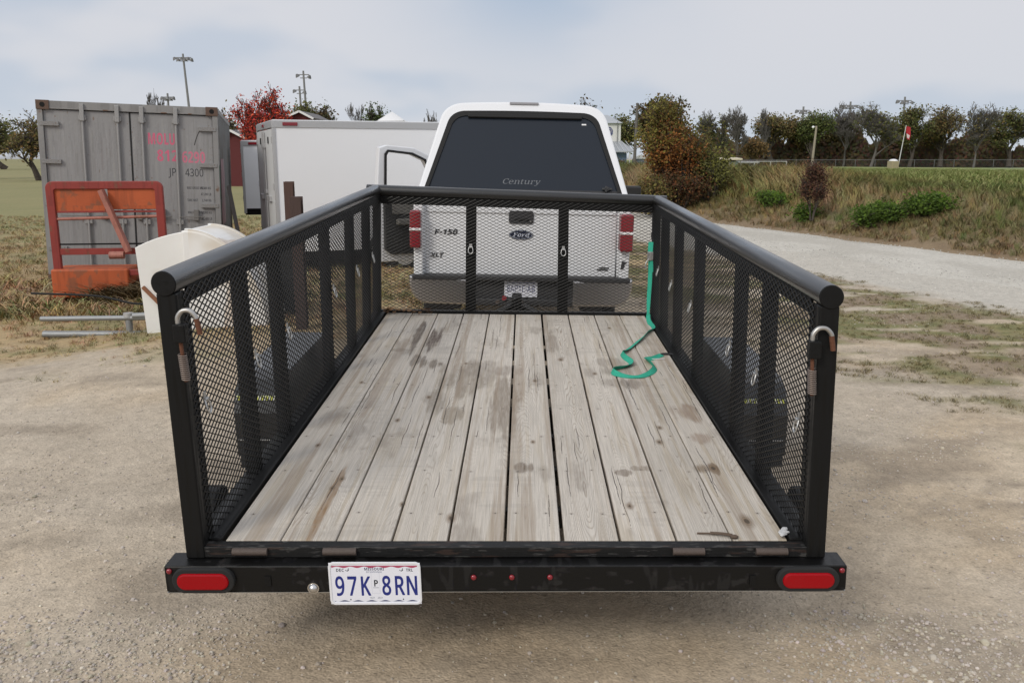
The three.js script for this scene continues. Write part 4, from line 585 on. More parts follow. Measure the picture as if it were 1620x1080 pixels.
  // bumper
  const bumpParts = [-1, 1].map(s => { const o = new THREE.Shape(); o.moveTo(0.485, 0.50); o.lineTo(0.86, 0.50); o.quadraticCurveTo(0.99, 0.51, 1.0, 0.66); o.lineTo(1.0, 0.70); o.lineTo(0.485, 0.70); const g = extrude(o, 0.10, 0.02, 10); if (s < 0) { g.scale(-1, 1, 1); } const q = norm(g); if (s < 0) { for (const a of Object.values(q.attributes)) { const S = a.itemSize, A = a.array; for (let i = 0; i < q.attributes.position.count; i += 3) for (let k = 0; k < S; k++) { const j = (i + 1) * S + k, m = (i + 2) * S + k, t = A[j]; A[j] = A[m]; A[m] = t; } } } return bend(q, (x, y, z) => [x, y, z + 0.03 - 0.10 * sst(0.75, 1.02, Math.abs(x))]); }).map(g => part('rear_bumper', g, mat([0.46, 0.45, 0.45], 0.28, { metalness: 1 }), truck)), bump = bumpParts[0];
  part('step_pad', [bx(-0.985, 0.985, 0.70, 0.745, 0.012, 0.14, 0.012)], M.darkTrim, bump);
  part('licence_recess', [bx(-0.49, 0.49, 0.52, 0.70, 0.0, 0.07, 0.01), bx(-0.5, 0.5, 0.47, 0.54, 0.0, 0.12, 0.02)], M.darkTrim, bump);
  const lp = part('licence_plate', extrude(rrect(0.3, 0.15, 0.016), 0.002, 0.001).translate(-0.0, 0.625, 0.073), mat(0.72, .4), bump);
  part('plate_face', new THREE.PlaneGeometry(0.296, 0.146).translate(0, 0.625, 0.0775), mat(1, .4, { map: canvasTex(512, 256, (c, w, h) => { c.fillStyle = '#d9dbe4'; c.fillRect(0, 0, w, h); c.fillStyle = '#6b7290'; c.fillRect(30, 20, 452, 16); c.fillStyle = '#232c5e'; c.textAlign = 'center'; c.save(); c.translate(256, 178); c.scale(.72, 1); c.font = '146px sans-serif'; c.fillText('8AP1E·AB', 0, 0); c.restore(); }) }), lp);
  part('hitch', [bx(-0.035, 0.035, 0.40, 0.47, -0.1, 0.22, 0.004), bx(-0.05, 0.05, 0.47, 0.485, 0.1, 0.3, 0.004), new THREE.SphereGeometry(0.026, 16, 12).translate(0, 0.53, 0.25), rod([0, .48, .25], [0, .53, .25], .014), tube([[-0.12, 0.5, 0.1], [-0.2, 0.42, 0.18], [-0.12, 0.42, 0.3], [0.0, 0.47, 0.5]], 0.006), tube([[0.15, 0.5, 0.1], [0.26, 0.41, 0.2], [0.16, 0.40, 0.4], [0.05, 0.47, 0.55]], 0.006), rod([-.21, .51, .12], [-.21, .51, .128], .02)], M.wornSteel, truck);
  part('tow_socket', [rod([-0.15, 0.545, 0.115], [-0.15, 0.545, 0.135], 0.022)], mat([0.25, 0.02, 0.03], .5), bump);
  // wheels
  const prof = [[0.24, -0.13], [0.34, -0.14], [0.375, -0.12], [0.392, -0.09], [0.395, 0], [0.392, 0.09], [0.375, 0.12], [0.34, 0.14], [0.24, 0.13]].map(p => new THREE.Vector2(...p));
  for (const f of [1.2, 4.88]) for (const s of [-1, 1]) { const w = part('wheel', new THREE.LatheGeometry(prof, 40).rotateZ(Math.PI / 2).translate(s * 0.84, 0.395, -f), M.rubber, truck); part('rim', new THREE.LatheGeometry([[0.02, 0.06], [0.1, 0.08], [0.15, 0.04], [0.22, 0.06], [0.24, 0.12], [0.25, 0.12], [0.24, -0.1], [0.02, -0.05]].map(p => new THREE.Vector2(...p)), 30).rotateZ(-s * Math.PI / 2).translate(s * 0.84, 0.395, -f), M.alu, w); }
  part('chassis', [bx(-0.75, -0.55, 0.42, 0.6, -5.2, 0.02), bx(0.55, 0.75, 0.42, 0.6, -5.2, 0.02), rod([-0.8, 0.395, -1.2], [0.8, 0.395, -1.2], 0.05), new THREE.SphereGeometry(.14, 16, 12).translate(0, .395, -1.2)], M.darkTrim, truck);
  // topper: a shell with sloping sides and a raked back
  const yb = 1.425, top = 2.255, prf = (w0, w1, rr, y0, y1, crown) => { const s = new THREE.Shape(); s.moveTo(-w0, y0); const dx = (w1 - w0) / (y1 - y0), L = Math.hypot(1, dx); const a = [-w1 + (-dx / L) * rr * -1 * 0, y1]; const cx = rr; s.lineTo(-w1 - dx * rr * -1, y1 - rr); s.quadraticCurveTo(-w1, y1, -w1 + cx * 1.2, y1 + 0.012); s.quadraticCurveTo(0, y1 + crown, w1 - cx * 1.2, y1 + 0.012); s.quadraticCurveTo(w1, y1, w1 + dx * rr * -1, y1 - rr); s.lineTo(w0, y0); s.lineTo(-w0, y0); return s; };
  const rake = (g, k = 1) => { bend(g, (x, y, z) => [x, y, z - (y - yb) * 0.56 * clamp(1 + z / 0.9)]); g.computeVertexNormals(); return g; };
  const outer = prf(0.955, 0.725, 0.13, yb, top, 0.045), shell = prf(0.955, 0.725, 0.13, yb, top, 0.045), hole = prf(0.918, 0.678, 0.10, yb + 0.015, top - 0.055, 0.028);
  shell.holes.push(new THREE.Path(hole.getPoints(14)));
  const backG = extrude(shell, 0.03, 0.018, 14).translate(0, 0, -0.08);
  const bodyG = extrude(outer, 1.86, 0.0, 14).translate(0, 0, -1.99);
  const topper = part('topper', [rake(norm(backG)), norm(rake(norm(bodyG)))], P, truck);
  const gl = prf(0.915, 0.675, 0.10, yb + 0.018, top - 0.058, 0.028), gIn = prf(0.878, 0.645, 0.085, yb + 0.03, top - 0.10, 0.024), gasket = prf(0.919, 0.679, 0.10, yb + 0.014, top - 0.054, 0.028); gasket.holes.push(new THREE.Path(gIn.getPoints(14)));
  const win = part('rear_window', rake(norm(extrude(gl, 0.006, 0, 14).translate(0, 0, -0.062))), mat([0.014, 0.019, 0.028], 0.22, { specularIntensity: 0.55, bumpMap: grime, bumpScale: .0004 }), topper);
  part('gasket', rake(norm(extrude(gasket, 0.014, 0.004, 14).translate(0, 0, -0.054))), M.rubber, win);
  const tilt = (g) => g.rotateX(-Math.atan(0.52));
  part('hinge_bar', [tilt(bx(-0.52, 0.54, -0.018, 0.018, -0.01, 0.02, 0.006)).translate(0, 2.165, -0.045 - (2.165 - yb) * 0.525)], M.rubber, win);
  part('bottom_rail', rake(norm(bx(-0.87, 0.87, yb + 0.02, yb + 0.085, -0.052, -0.045, 0))), M.darkTrim, win);
  part('twist_handle', [tilt(box(0.09, 0.022, 0.02, 0, 0, 0.02)), tilt(rod([0, 0, -0.01], [0, 0, 0.03], 0.02)), tilt(box(.02, .06, .015, -.01, 0, .02)), tilt(rod([0.002, 0.0, 0.03], [0.002, 0, 0.036], 0.009))].map(g => g.translate(0.765, yb + 0.095, -0.05 - 0.05)), mat(0.02, .3), win);
  part('sticker', [tilt(new THREE.BoxGeometry(0.042, 0.014, 0.001)).translate(0.56, 2.105, -0.052 - (2.105 - yb) * 0.525)], mat(0.75, .5), win);
  { const g = tilt(new THREE.PlaneGeometry(0.36, 0.1)).translate(-0.02, yb + 0.155, -0.0535 - 0.155 * 0.523); part('window_script', g, mat([0.13, 0.14, 0.155], 0.6, { transparent: true, alphaMap: canvasTex(512, 144, (c) => { c.fillStyle = '#000'; c.fillRect(0, 0, 512, 144); c.fillStyle = '#fff'; c.font = 'italic 104px serif'; c.textAlign = 'center'; c.textBaseline = 'middle'; c.save(); c.translate(256, 70); c.scale(1.25, 1); c.fillText('Century', 0, 0); c.restore(); }) }), win); }
  part('brake_light', [bx(-0.135, 0.135, top + 0.022, top + 0.046, -0.56, -0.48, 0.006)], mat([0.32, 0.32, 0.34], .35), topper);
  for (const s of [-1, 1]) part('side_window', [extrude(poly([[0.55, 1.55], [1.8, 1.55], [1.75, 1.98], [0.75, 1.98]]), 0.006).rotateY(Math.PI / 2).translate(s > 0 ? 0.9 : -0.906, 0, 0)].map(g => bend(g, (x, y, z) => [x - s * ((y - yb) * 0.277 - 0.062), y, z])), M.glass, topper);
  // cab and bonnet
  const cab = side([[2.04, 0.5], [2.04, 1.35], [2.14, 1.82], [2.35, 1.90], [3.5, 1.90], [3.72, 1.84], [4.35, 1.30], [4.35, 0.5]], -0.955, 0.955, [], 0.03); bend(cab, (x, y, z) => [x * (1 - 0.30 * Math.max(0, y - 1.28)), y, z]); cab.computeVertexNormals();
  const EV = new Evaluator(); EV.attributes = ['position', 'normal', 'uv']; EV.useGroups = false;
  const cut = (g, b) => { const A = new Brush(norm(g)), B = new Brush(norm(b)); A.updateMatrixWorld(); B.updateMatrixWorld(); return EV.evaluate(A, B, SUBTRACTION).geometry; };
  let cabG = cut(cab, new THREE.BoxGeometry(1.66, 1.12, 1.62).translate(0, 1.16, -3.16)); cabG = cut(cabG, extrude(poly([[2.84, 0.56], [3.98, 0.56], [3.98, 1.3], [3.6, 1.72], [2.86, 1.72]]), 0.5).rotateY(Math.PI / 2).translate(-1.2, 0, 0)); cabG.computeVertexNormals(); cabG = toCreasedNormals(cabG, 0.5);
  const cb = part('cab', cabG, P, truck);
  for (const s of [1]) { const g = extrude(poly([[2.3, 1.34], [4.05, 1.34], [3.6, 1.78], [2.38, 1.80]]), 0.006).rotateY(Math.PI / 2).translate(s > 0 ? 0.952 : -0.958, 0, 0); bend(g, (x, y, z) => [x * (1 - 0.30 * Math.max(0, y - 1.28)), y, z]); part('side_window', g, M.glass, cb); }
  part('seat', [bx(-0.75, -0.2, 0.62, 0.95, -3.3, -2.75, 0.06), bx(-0.75, -0.2, 0.9, 1.6, -2.8, -2.62, 0.06), bx(-0.62, -0.34, 1.58, 1.72, -2.77, -2.66, .04)], mat([0.12, 0.115, 0.11], .8), cb); part('dashboard', bx(-0.82, 0.82, 0.9, 1.25, -3.96, -3.65, .05), M.darkTrim, cb);
  part('bonnet', side([[4.3, 0.45], [4.3, 1.29], [4.6, 1.27], [5.7, 1.14], [5.83, 1.0], [5.83, 0.5], ...arc(4.88, 0.47, 0.45).reverse()], -0.95, 0.95, [], 0.04), P, truck);
  const mir = part('mirror', [bx(1.12, 1.62, 1.23, 1.46, -3.92, -3.80, 0.03)], mat(0.012, 0.5), truck); part('mirror_arm', [bar([0.9, 1.3, -3.9], [1.2, 1.33, -3.86], 0.05, 0.05)], M.darkTrim, mir);
  // the open driver door, hinged at its front edge
  const door = new THREE.Group(); door.name = 'driver_door'; door.position.set(-0.955, 0, -3.9); door.rotation.y = -2.489; truck.add(door);
  door.userData.label = 'open driver door seen from its dark inner side';
  const dsh = poly([[0, 0.46], [1.05, 0.46], [1.08, 0.7], [1.08, 1.3], [1.04, 1.875], [0.94, 1.905], [0.55, 1.88], [0.32, 1.79], [0.0, 1.34]], [[[0.14, 1.30], [0.39, 1.74], [0.58, 1.815], [0.93, 1.845], [0.965, 1.80], [0.975, 1.30]]]);
  part('door_shell', [extrude(dsh, 0.06, 0.012).translate(0, 0, -0.03)], P, door);
  part('window_seal', [extrude(poly([[0.125, 1.29], [0.38, 1.752], [0.575, 1.83], [0.935, 1.86], [0.98, 1.81], [0.99, 1.29]], [[[0.15, 1.31], [0.4, 1.735], [0.59, 1.805], [0.925, 1.833], [0.953, 1.79], [0.96, 1.31]]]), 0.012, 0.002).translate(0, 0, -0.058)], M.rubber, door);
  part('window', [extrude(poly([[0.13, 1.29], [0.385, 1.745], [0.58, 1.82], [0.935, 1.85], [0.972, 1.8], [0.98, 1.29]]), 0.004).translate(0, 0, -0.002)], mat(1, 0.02, { transmission: 1, thickness: 0, ior: 1.15, specularIntensity: .5 }), door);
  part('inner_panel', [extrude(poly([[0.06, 0.60], [0.16, 0.555], [0.9, 0.555], [0.99, 0.62], [1.0, 1.27], [0.06, 1.29]]), 0.03, 0.01).translate(0, 0, -0.085)], mat(0.022, 0.6), door);
  part('arm_rest', [bx(0.25, 0.85, 0.92, 1.0, -0.16, -0.085, 0.02), bx(0.3, 0.9, 1.06, 1.2, -0.105, -0.09, 0.01)], mat([0.12, 0.115, 0.105], .7), door);
  part('door_mirror', [bx(-0.02, 0.22, 1.28, 1.5, 0.06, 0.3, 0.03)], mat(0.015, .5), door);
}
// ================= left side: container, enclosed trailers, machines =================
const rustTone = (s, base, amt, vert = 1) => (u, v) => { const n = fbm(u * 14, v * 9 * vert, s, 5), k = fbm(u * 40, v * 3, s + 9, 4); let c = base.map(q => q * (0.85 + 0.3 * fbm(u * 6, v * 5, s + 3, 4))); c = mix3(c, base.map(q => q * 0.72), 0.6 * sst(0.52, 0.72, k)); return mix3(c, [0.15, 0.075, 0.04], amt * sst(0.64, 0.74, n)); };
{
  const th = 0.276, c = thing('shipping_container', 'old grey steel shipping container with pink lettering on its rusty doors', 'container', [-6.82, 0.06, -12.84], th);
  c.rotation.z = -0.03;
  const grey = [0.265, 0.262, 0.262];
  const frameM = mat(1, 0.6, { map: tex(512, 512, rustTone(201, [0.25, 0.245, 0.24], 0.9), { srgb: true }), bumpMap: grime, bumpScale: .003 });
  const wallM = mat(1, 0.65, { map: tex(512, 512, rustTone(221, [0.20, 0.20, 0.195], 0.5), { srgb: true }), bumpMap: grime, bumpScale: .003 });
  const Hc = 2.6, Lc = 6.06, Wc = 2.44;
  part('frame', [bx(0, 0.075, 0, Hc, -0.12, 0.0), bx(Wc - 0.075, Wc, 0, Hc, -0.12, 0.0), bx(0.075, Wc - 0.075, Hc - 0.115, Hc - 0.002, -0.12, -0.002), bx(0.075, Wc - 0.075, 0, 0.16, -0.12, -0.002), bx(Wc - 0.06, Wc, Hc - 0.07, Hc - .003, -Lc, -0.12), bx(Wc - 0.06, Wc, 0.003, 0.15, -Lc, -0.12), bx(0, 0.06, Hc - 0.07, Hc - .003, -Lc, -0.12), bx(0, .06, .003, .15, -Lc, -.12)].map(g => boxUV(g, 0.4)), frameM, c);
  const corr = (x) => { const p = []; const n = 22, s = (Lc - 0.2) / n; for (let i = 0; i < n; i++) { const z = -0.12 - i * s; p.push([z, 0], [z - s * .3, 0], [z - s * .5, -0.036], [z - s * .8, -0.036]); } p.push([-Lc + .02, 0]); const f = p.map(([z, o]) => [z, o]), b = [...p].reverse().map(([z, o]) => [z, o - 0.01]); const sh = poly([...f, ...b]); return boxUV(extrude(sh, Hc - 0.22).rotateX(-Math.PI / 2).rotateY(Math.PI / 2).scale(1, 1, 1).translate(0, 0.15, 0), 0.4); };
  for (const s of [0, 1]) { const g = []; const n = 22, L = Lc - 0.2, st = L / n; for (let i = 0; i < n; i++) { const z = -0.12 - i * st, X = s ? Wc - 0.01 : 0.01, d = s ? -0.036 : 0.036; g.push(bx(X - .006, X + .006, 0.15, Hc - 0.07, z - st * .38, z, 0), bx(X + d - .006, X + d + .006, 0.15, Hc - 0.07, z - st * .88, z - st * .5, 0), bar([X, Hc / 2 + .04, z - st * .37], [X + d, Hc / 2 + .04, z - st * .51], 0.01, 0.01).scale(1, 1, 1)); g.push(bend(bx(-.006, .006, 0.15, Hc - 0.071, -st * .14, 0, 0), (x, y, q) => [X + x + d * clamp(-q / (st * .14)), y, z - st * .37 + q]), bend(bx(-.006, .006, 0.15, Hc - 0.071, -st * .14, 0, 0), (x, y, q) => [X + x + d * (1 - clamp(-q / (st * .14))), y, z - st * .87 + q])); } part('side_wall', g.map(q => boxUV(q, 0.4)), wallM, c); }
  part('roof', boxUV(bx(0.01, Wc - 0.01, Hc - 0.03, Hc - 0.012, -Lc, -0.1, 0), .4), wallM, c); part('front_wall', boxUV(bx(0.01, Wc - .01, 0.01, Hc - .04, -Lc - .005, -Lc + .03, 0), .4), wallM, c);
  for (const [x, y] of [[0.08, Hc - 0.06], [Wc - 0.08, Hc - 0.06], [0.08, 0.06], [Wc - 0.08, 0.06]]) { const k = part('corner_casting', [bx(x - 0.085, x + 0.085, y - 0.065, y + 0.064, -0.14, 0.012)], mat([0.12, 0.075, 0.055], 0.8, { bumpMap: grime, bumpScale: .003 }), c); part('casting_hole', [rod([x, y, 0.011], [x, y, 0.0145], 0.035)], mat(0.006, .9), k); }
  part('green_stripe', [bx(Wc + 0.001, Wc + 0.004, 1.25, 1.75, -0.1, -0.03, 0)], mat([0.03, 0.16, 0.085], .6), c); part('pale_tape', [bx(Wc + .001, Wc + .004, 1.76, 2.0, -.085, -.045, 0)], mat(.5, .6), c);
  part('pink_patch', [bx(Wc + 0.003, Wc + 0.006, 0.8, 1.85, -1.9, -0.55, 0)], mat(1, 0.7, { map: tex(128, 128, (u, v) => mix3([0.36, 0.20, 0.23], [0.25, 0.22, 0.22], sst(.4, .65, fbm(u * 9, v * 5, 77, 4))), { srgb: true }) }), c, 'faded pink painted patch');
  const doorW = 1.135, doorH = Hc - 0.30;
  const text = (right) => canvasTex(1024, 2048, (g, w, h) => {
    g.fillStyle = '#8e8d8d'; g.fillRect(0, 0, w, h); const R = rng(right ? 61 : 62);
    for (let i = 0; i < 420; i++) { const x = R() * w, y = R() * h, a = 0.02 + 0.05 * R(); g.fillStyle = R() < .5 ? `rgba(60,56,54,${a})` : `rgba(190,188,184,${a})`; g.fillRect(x, y, 3 + R() * 26, 60 + R() * 500); }
    for (let i = 0; i < 70; i++) { const x = R() < .6 ? (R() < .5 ? R() * 40 : w - R() * 40) : R() * w, y = R() * h; g.fillStyle = `rgba(96,58,36,${0.15 + .3 * R()})`; g.beginPath(); g.ellipse(x, y, 2 + 8 * R(), 3 + 26 * R() * R(), 0, 0, 6.3); g.fill(); }
    if (!right) return;
    const T = (s, x, y, px, col, a = 1, sx = 1, wt = 'bold') => { g.save(); g.globalAlpha = a; g.translate(x, y); g.scale(sx, 1); g.fillStyle = col; g.font = `${wt} ${px}px sans-serif`; g.fillText(s, 0, 0); g.restore(); };
    T('MOLU', 190, 385, 205, '#d2607c', .95, .6); T('812', 300, 600, 205, '#d2607c', .92, .82); T('6290', 620, 612, 205, '#cf6f86', .9, .68); T('JP', 448, 790, 140, '#26272c', .95, .8, 'normal'); T('4300', 655, 792, 140, '#26272c', .95, .78, 'normal');
    const rows = [['MAX GROSS WGT', '30,480 KG'], ['', '67,200 LB'], ['TARE WGT', '2,140 KG'], ['', '4,720 LB'], ['MAX CARGO WGT', '28,340 KG'], ['', '62,480 LB']]; rows.forEach(([a, b], i) => { T(a, 668, 960 + i * 82, 46, '#303136', .95, .62); g.textAlign = 'right'; T(b, 985, 960 + i * 82, 46, '#303136', .95, .66); g.textAlign = 'left'; });
    g.strokeStyle = 'rgba(40,38,38,.85)'; g.lineWidth = 12; g.beginPath(); g.moveTo(905, 140); g.quadraticCurveTo(830, 220, 790, 380); g.stroke();
  });
  for (const r of [0, 1]) {
    const x0 = r ? Wc / 2 + 0.006 : 0.077, x1 = r ? Wc - 0.077 : Wc / 2 - 0.006, g = bx(x0, x1, 0.17, Hc - 0.125, -0.09, -0.035, 0.004);
    const d = part('door', [g], mat([0.25, 0.25, 0.25], .6), c);
    part('door_skin', new THREE.PlaneGeometry(x1 - x0 - 0.02, Hc - 0.31, 4, 4).translate((x0 + x1) / 2, (0.17 + Hc - 0.125) / 2, -0.0325), mat(1, 0.62, { map: text(r), bumpMap: grime, bumpScale: .004 }), d);
    for (const q of [0.14, 0.55]) { const X = r ? x0 + q * (x1 - x0) : x1 - q * (x1 - x0); const bl = part('lock_bar', [rod([X, 0.12, -0.002], [X, Hc - 0.08, -0.002], 0.017, 0.017, 12), ...[0.22, 0.9, Hc - 0.22].map(y => bx(X - 0.05, X + 0.05, y - 0.035, y + 0.035, -0.034, 0.004, 0.004)), bx(X - 0.03, X + 0.03, Hc - 0.27, Hc - 0.03, -0.012, 0.03, 0.008)], mat([0.33, 0.325, 0.32], .5, { metalness: .4, bumpMap: grime, bumpScale: .002 }), d); part('handle', [bar([X, 0.98, 0.02], [X + (r ? 0.36 : -.36), 0.985, 0.02], 0.02, 0.012), bx(X + .2, X + .27, .93, 1.09, -.03, .026, .004)], mat([0.2, 0.19, 0.18], .6, { metalness: .3 }), bl); }
    for (const y of [0.5, 1.15, 1.75, 2.28]) part('hinge', [r ? bx(x1 - 0.20, x1 + 0.05, y - 0.03, y + 0.03, -0.034, 0.008, .004) : bx(x0 - 0.05, x0 + 0.2, y - .03, y + .03, -.034, .008, .004)], frameM, d);
    part('seal', [bx(r ? x0 - 0.0055 : x1 - .004, r ? x0 + .004 : x1 + 0.0055, 0.17, Hc - 0.125, -0.06, -0.03, 0)], mat(0.012, .8), d);
  }
}
function enclosed(name, label, pos, turn, L, Wd, y0, y1, o = {}) {
  const e = thing(name, label, 'enclosed trailer', pos, turn, null), H = y1 - y0, wm = M.trailerWhite;
  part('wall', [bx(0.03, L - 0.03, y0, y1 - 0.11, -0.03, 0, 0), bx(0.03, L - .03, y0, y1 - .11, -Wd, -Wd + .03, 0), bx(L - 0.03, L, y0, y1 - .11, -Wd + .001, -0.001, 0)], wm, e);
  if (o.seams) part('panel_seam', o.seams.map(x => bx(x - 0.008, x + 0.008, y0, y1 - .11, -0.001, 0.0025, 0)), wm, e);
  part('roof', [bx(0, L, y1 - 0.02, y1, -Wd, 0, 0.01)], M.whitePaint, e);
  part('top_trim', [bx(-0.015, L, y1 - 0.115, y1 - 0.012, -0.02, 0.012, 0.004), bx(-0.02, 0.02, y1 - 0.115, y1 - .012, -Wd, -0.02, .004)], M.alu, e);
  part('corner_trim', bx(-0.018, 0.035, y0 - .1, y1 - .116, -0.035, 0.012, 0.006), M.alu, e); part('corner_trim', [bx(-0.018, 0.035, y0 - .1, y1 - .116, -Wd - .01, -Wd + 0.035, 0.006)], M.alu, e);
  part('chassis', [bx(0, L, y0 - 0.13, y0 - .002, -Wd + .02, -0.02, 0.005)], M.black, e);
  const half = (Wd - 0.09) / 2;
  for (const k of [0, 1]) { const z1 = -0.04 - k * (half + 0.008), z0 = z1 - half; const d = part('rear_door', [bx(-0.012, 0.03, y0 + 0.03, y1 - 0.13, z0, z1, 0.006)], mat([0.6, 0.61, 0.61], 0.5, { bumpMap: grime, bumpScale: .002 }), e); part('door_bar', [rod([-0.03, y0 + .06, k ? z1 - 0.1 : z0 + .1], [-0.03, y1 - .16, k ? z1 - .1 : z0 + .1], 0.014), ...[0.12, 0.5, 0.9].map(t => bx(-0.05, -0.01, y0 + H * t * .9 - .03, y0 + H * t * .9 + .03, (k ? z1 - .1 : z0 + .1) - .03, (k ? z1 - .1 : z0 + .1) + .03, .004)), bx(-0.05, -0.012, y0 + H * .38, y0 + H * .42, z0 + half * .25, z0 + half * .6, .004)], M.alu, d); part('vent', [bx(-0.022, -0.012, y1 - 0.34, y1 - 0.24, z0 + half * .45, z0 + half * .55, 0.003)], mat(0.01, .6), d); part('hinge', [0.15, 0.5, 0.85].map(t => bx(-0.03, 0, y0 + H * t - .05, y0 + H * t + .05, k ? z0 - .005 : z1 - .03, k ? z0 + .03 : z1 + .02, .004)), M.alu, d); }
  part('marker_lamp', [bx(0.14, 0.36, y1 - 0.088, y1 - 0.038, 0.012, 0.03, 0.008)], M.redLens, e); part('marker_lamp', [bx(-0.04, -0.018, y1 - 0.088, y1 - 0.04, -Wd * .5 - .06, -Wd * .5 + .06, 0.006)], M.redLens, e);
  for (const x of o.axles ?? [L * 0.5 - 0.4, L * 0.5 + 0.4]) for (const z of [0.02, -Wd - .02]) { const w = part('wheel', [new THREE.LatheGeometry([[0.17, -0.09], [0.25, -0.1], [0.31, -0.09], [0.33, -0.06], [0.33, 0.06], [0.31, 0.09], [0.25, 0.1], [0.17, 0.09]].map(p => new THREE.Vector2(...p)), 28).rotateX(Math.PI / 2).translate(x, 0.33, z)], M.rubber, e); part('rim', [rod([x, 0.33, z - .06], [x, 0.33, z + .07], 0.18, 0.16, 20)], M.alu, w); }
  part('fender', [bx(L * .5 - 0.85, L * .5 + 0.85, 0.68, 0.72, 0.0, 0.22, .01), bar([L * .5 - .85, .7, .11], [L * .5 - 1.0, .45, .11], .22, .02), bar([L * .5 + .85, .7, .11], [L * .5 + 1.0, .45, .11], .22, .02)], M.black, e);
  return e;
}
{
  const e = enclosed('enclosed_trailer', 'long white enclosed box trailer parked behind the open trailer', [-3.55, 0.0, -13.4], 0.384, 4.7, 2.05, 0.44, 2.41, { seams: [3.05] });
  part('side_latch', [bx(2.55 + 1.6, 2.62 + 1.6, 2.0, 2.08, 0.0, 0.05, .006)], M.darkTrim, e);
  enclosed('box_trailer', 'smaller white box trailer standing back between the grey container and the long enclosed trailer', [-5.42, 0.0, -18], 0.12, 3.4, 1.9, 0.85, 2.2, { axles: [1.7] });
}
{ // pair of rusty steel beams and the black plate next to them
  const b1 = thing('steel_beam', 'taller rusty brown steel beam standing at the corner of the white enclosed trailer', 'beam', [-2.44, 0, -9.75], .1);
  part('web', bx(-0.012, 0.012, 0, 1.60, -0.05, 0.05, .002), M.wornSteel, b1); for (const z of [-1, 1]) part('flange', bx(-0.05, 0.05, 0, 1.6, z * 0.056 - .006, z * .056 + .006, .002), mat([0.075, 0.04, 0.03], .8, { bumpMap: grime, bumpScale: .003 }), b1);
  const b2 = thing('steel_beam', 'shorter dark brown steel beam standing right of the taller rusty one', 'beam', [-2.065, 0, -8.5], .05); part('web', bx(-0.012, 0.012, 0, 1.49, -0.05, 0.05, .002), M.wornSteel, b2); for (const z of [-1, 1]) part('flange', bx(-0.052, 0.052, 0, 1.49, z * 0.056 - .006, z * .056 + .006, .002), mat([0.06, 0.036, 0.03], .8, { bumpMap: grime, bumpScale: .003 }), b2);
  const p = thing('steel_plate', 'black steel plate stood upright beside the rusty beams', 'steel plate', [-2.5, 0, -9.5], .1); part('plate', bx(-0.36, 0.19, 0.0, 1.02, -0.02, 0.02, .004), mat(0.012, .6, { bumpMap: grime, bumpScale: .003 }), p); part('rib', [bx(-0.35, -0.32, 0.02, .99, .018, .05, .003), bx(.15, .18, .02, .99, .018, .05, .003)], mat(0.014, .6), p); part('foot', bx(-.36, .2, 0, .04, -.2, .2, .004), M.wornSteel, p);
}
{ // white fibreglass cover
  const f = thing('fibreglass_cover', 'big white rounded fibreglass cover with rust stains standing left of the open trailer', 'cover', [-3.2, 0, -8.7]);
  const white = mat(1, 0.5, { map: tex(512, 512, (u, v) => { const n = fbm(u * 5, v * 5, 401, 5), s = fbm(u * 16, v * 3, 411, 4); let c = mix3([0.70, 0.695, 0.67], [0.78, 0.775, 0.76], n); c = mix3(c, [0.50, 0.40, 0.26], .55 * sst(.55, .75, fbm(u * 3 + 3, v * 3, 421, 4))); return mix3(c, [0.42, 0.27, 0.14], .5 * sst(.66, .76, s)); }, { srgb: true }), bumpMap: grime, bumpScale: .002 });
  const q = new THREE.Shape(); q.moveTo(0, 0.17); q.lineTo(0, 1.13); for (let i = 0; i <= 22; i++) { const a = Math.PI / 2 * (1 - i / 22); q.lineTo(0.02 + 0.72 * Math.cos(a), 0.17 + 0.965 * Math.sin(a)); } q.lineTo(0.74, 0.17);
  const b = extrude(q, 0.75, 0.02, 4).translate(-0.05, 0, -0.77); part('dome', boxUV(b, .5), white, f);
  const lip = new THREE.Shape(); for (let i = 0; i <= 22; i++) { const a = Math.PI / 2 * (1 - i / 22); lip[i ? 'lineTo' : 'moveTo'](0.02 + 0.75 * Math.cos(a), 0.17 + 0.995 * Math.sin(a)); } for (let i = 22; i >= 0; i--) { const a = Math.PI / 2 * (1 - i / 22); lip.lineTo(0.02 + 0.72 * Math.cos(a), 0.17 + 0.965 * Math.sin(a)); } part('lip', [boxUV(extrude(lip, .05, .004).translate(-.05, 0, -.06), .5), boxUV(extrude(lip, .05, .004).translate(-.05, 0, -.74), .5)], white, f);
  part('base', boxUV(bx(-0.05, 0.72, 0, 0.158, -0.75, 0.03, .01), 0.7), mat(1, .75, { map: tex(256, 256, (u, v) => mix3(mix3([0.62, 0.57, 0.48], [0.52, 0.43, 0.31], fbm(u * 7, v * 7, 431, 4)), [0.42, 0.16, 0.06], sst(.55, .68, fbm(u * 4 + 1, v * 4, 441, 4))), { srgb: true }) }), f, 'tan base with orange rust');
  const w = new THREE.Shape(); w.moveTo(-0.50, 0.0); w.lineTo(-0.555, 0.97); w.quadraticCurveTo(-0.35, 1.08, -0.075, 1.125); w.lineTo(-0.075, 0.03); w.lineTo(-0.2, 0.06); w.lineTo(-.3, .01);
  part('wing', boxUV(extrude(w, 0.05, 0.008).translate(0, 0, -0.12), .5), white, f);
  part('angle_iron', [bar([-0.51, 0.585, -0.045], [-0.305, 0.36, -0.045], 0.03, 0.035)], mat([0.24, 0.105, 0.055], .85, { bumpMap: grime, bumpScale: .003 }), f, 'rusty angle iron bolted on slantwise');
}
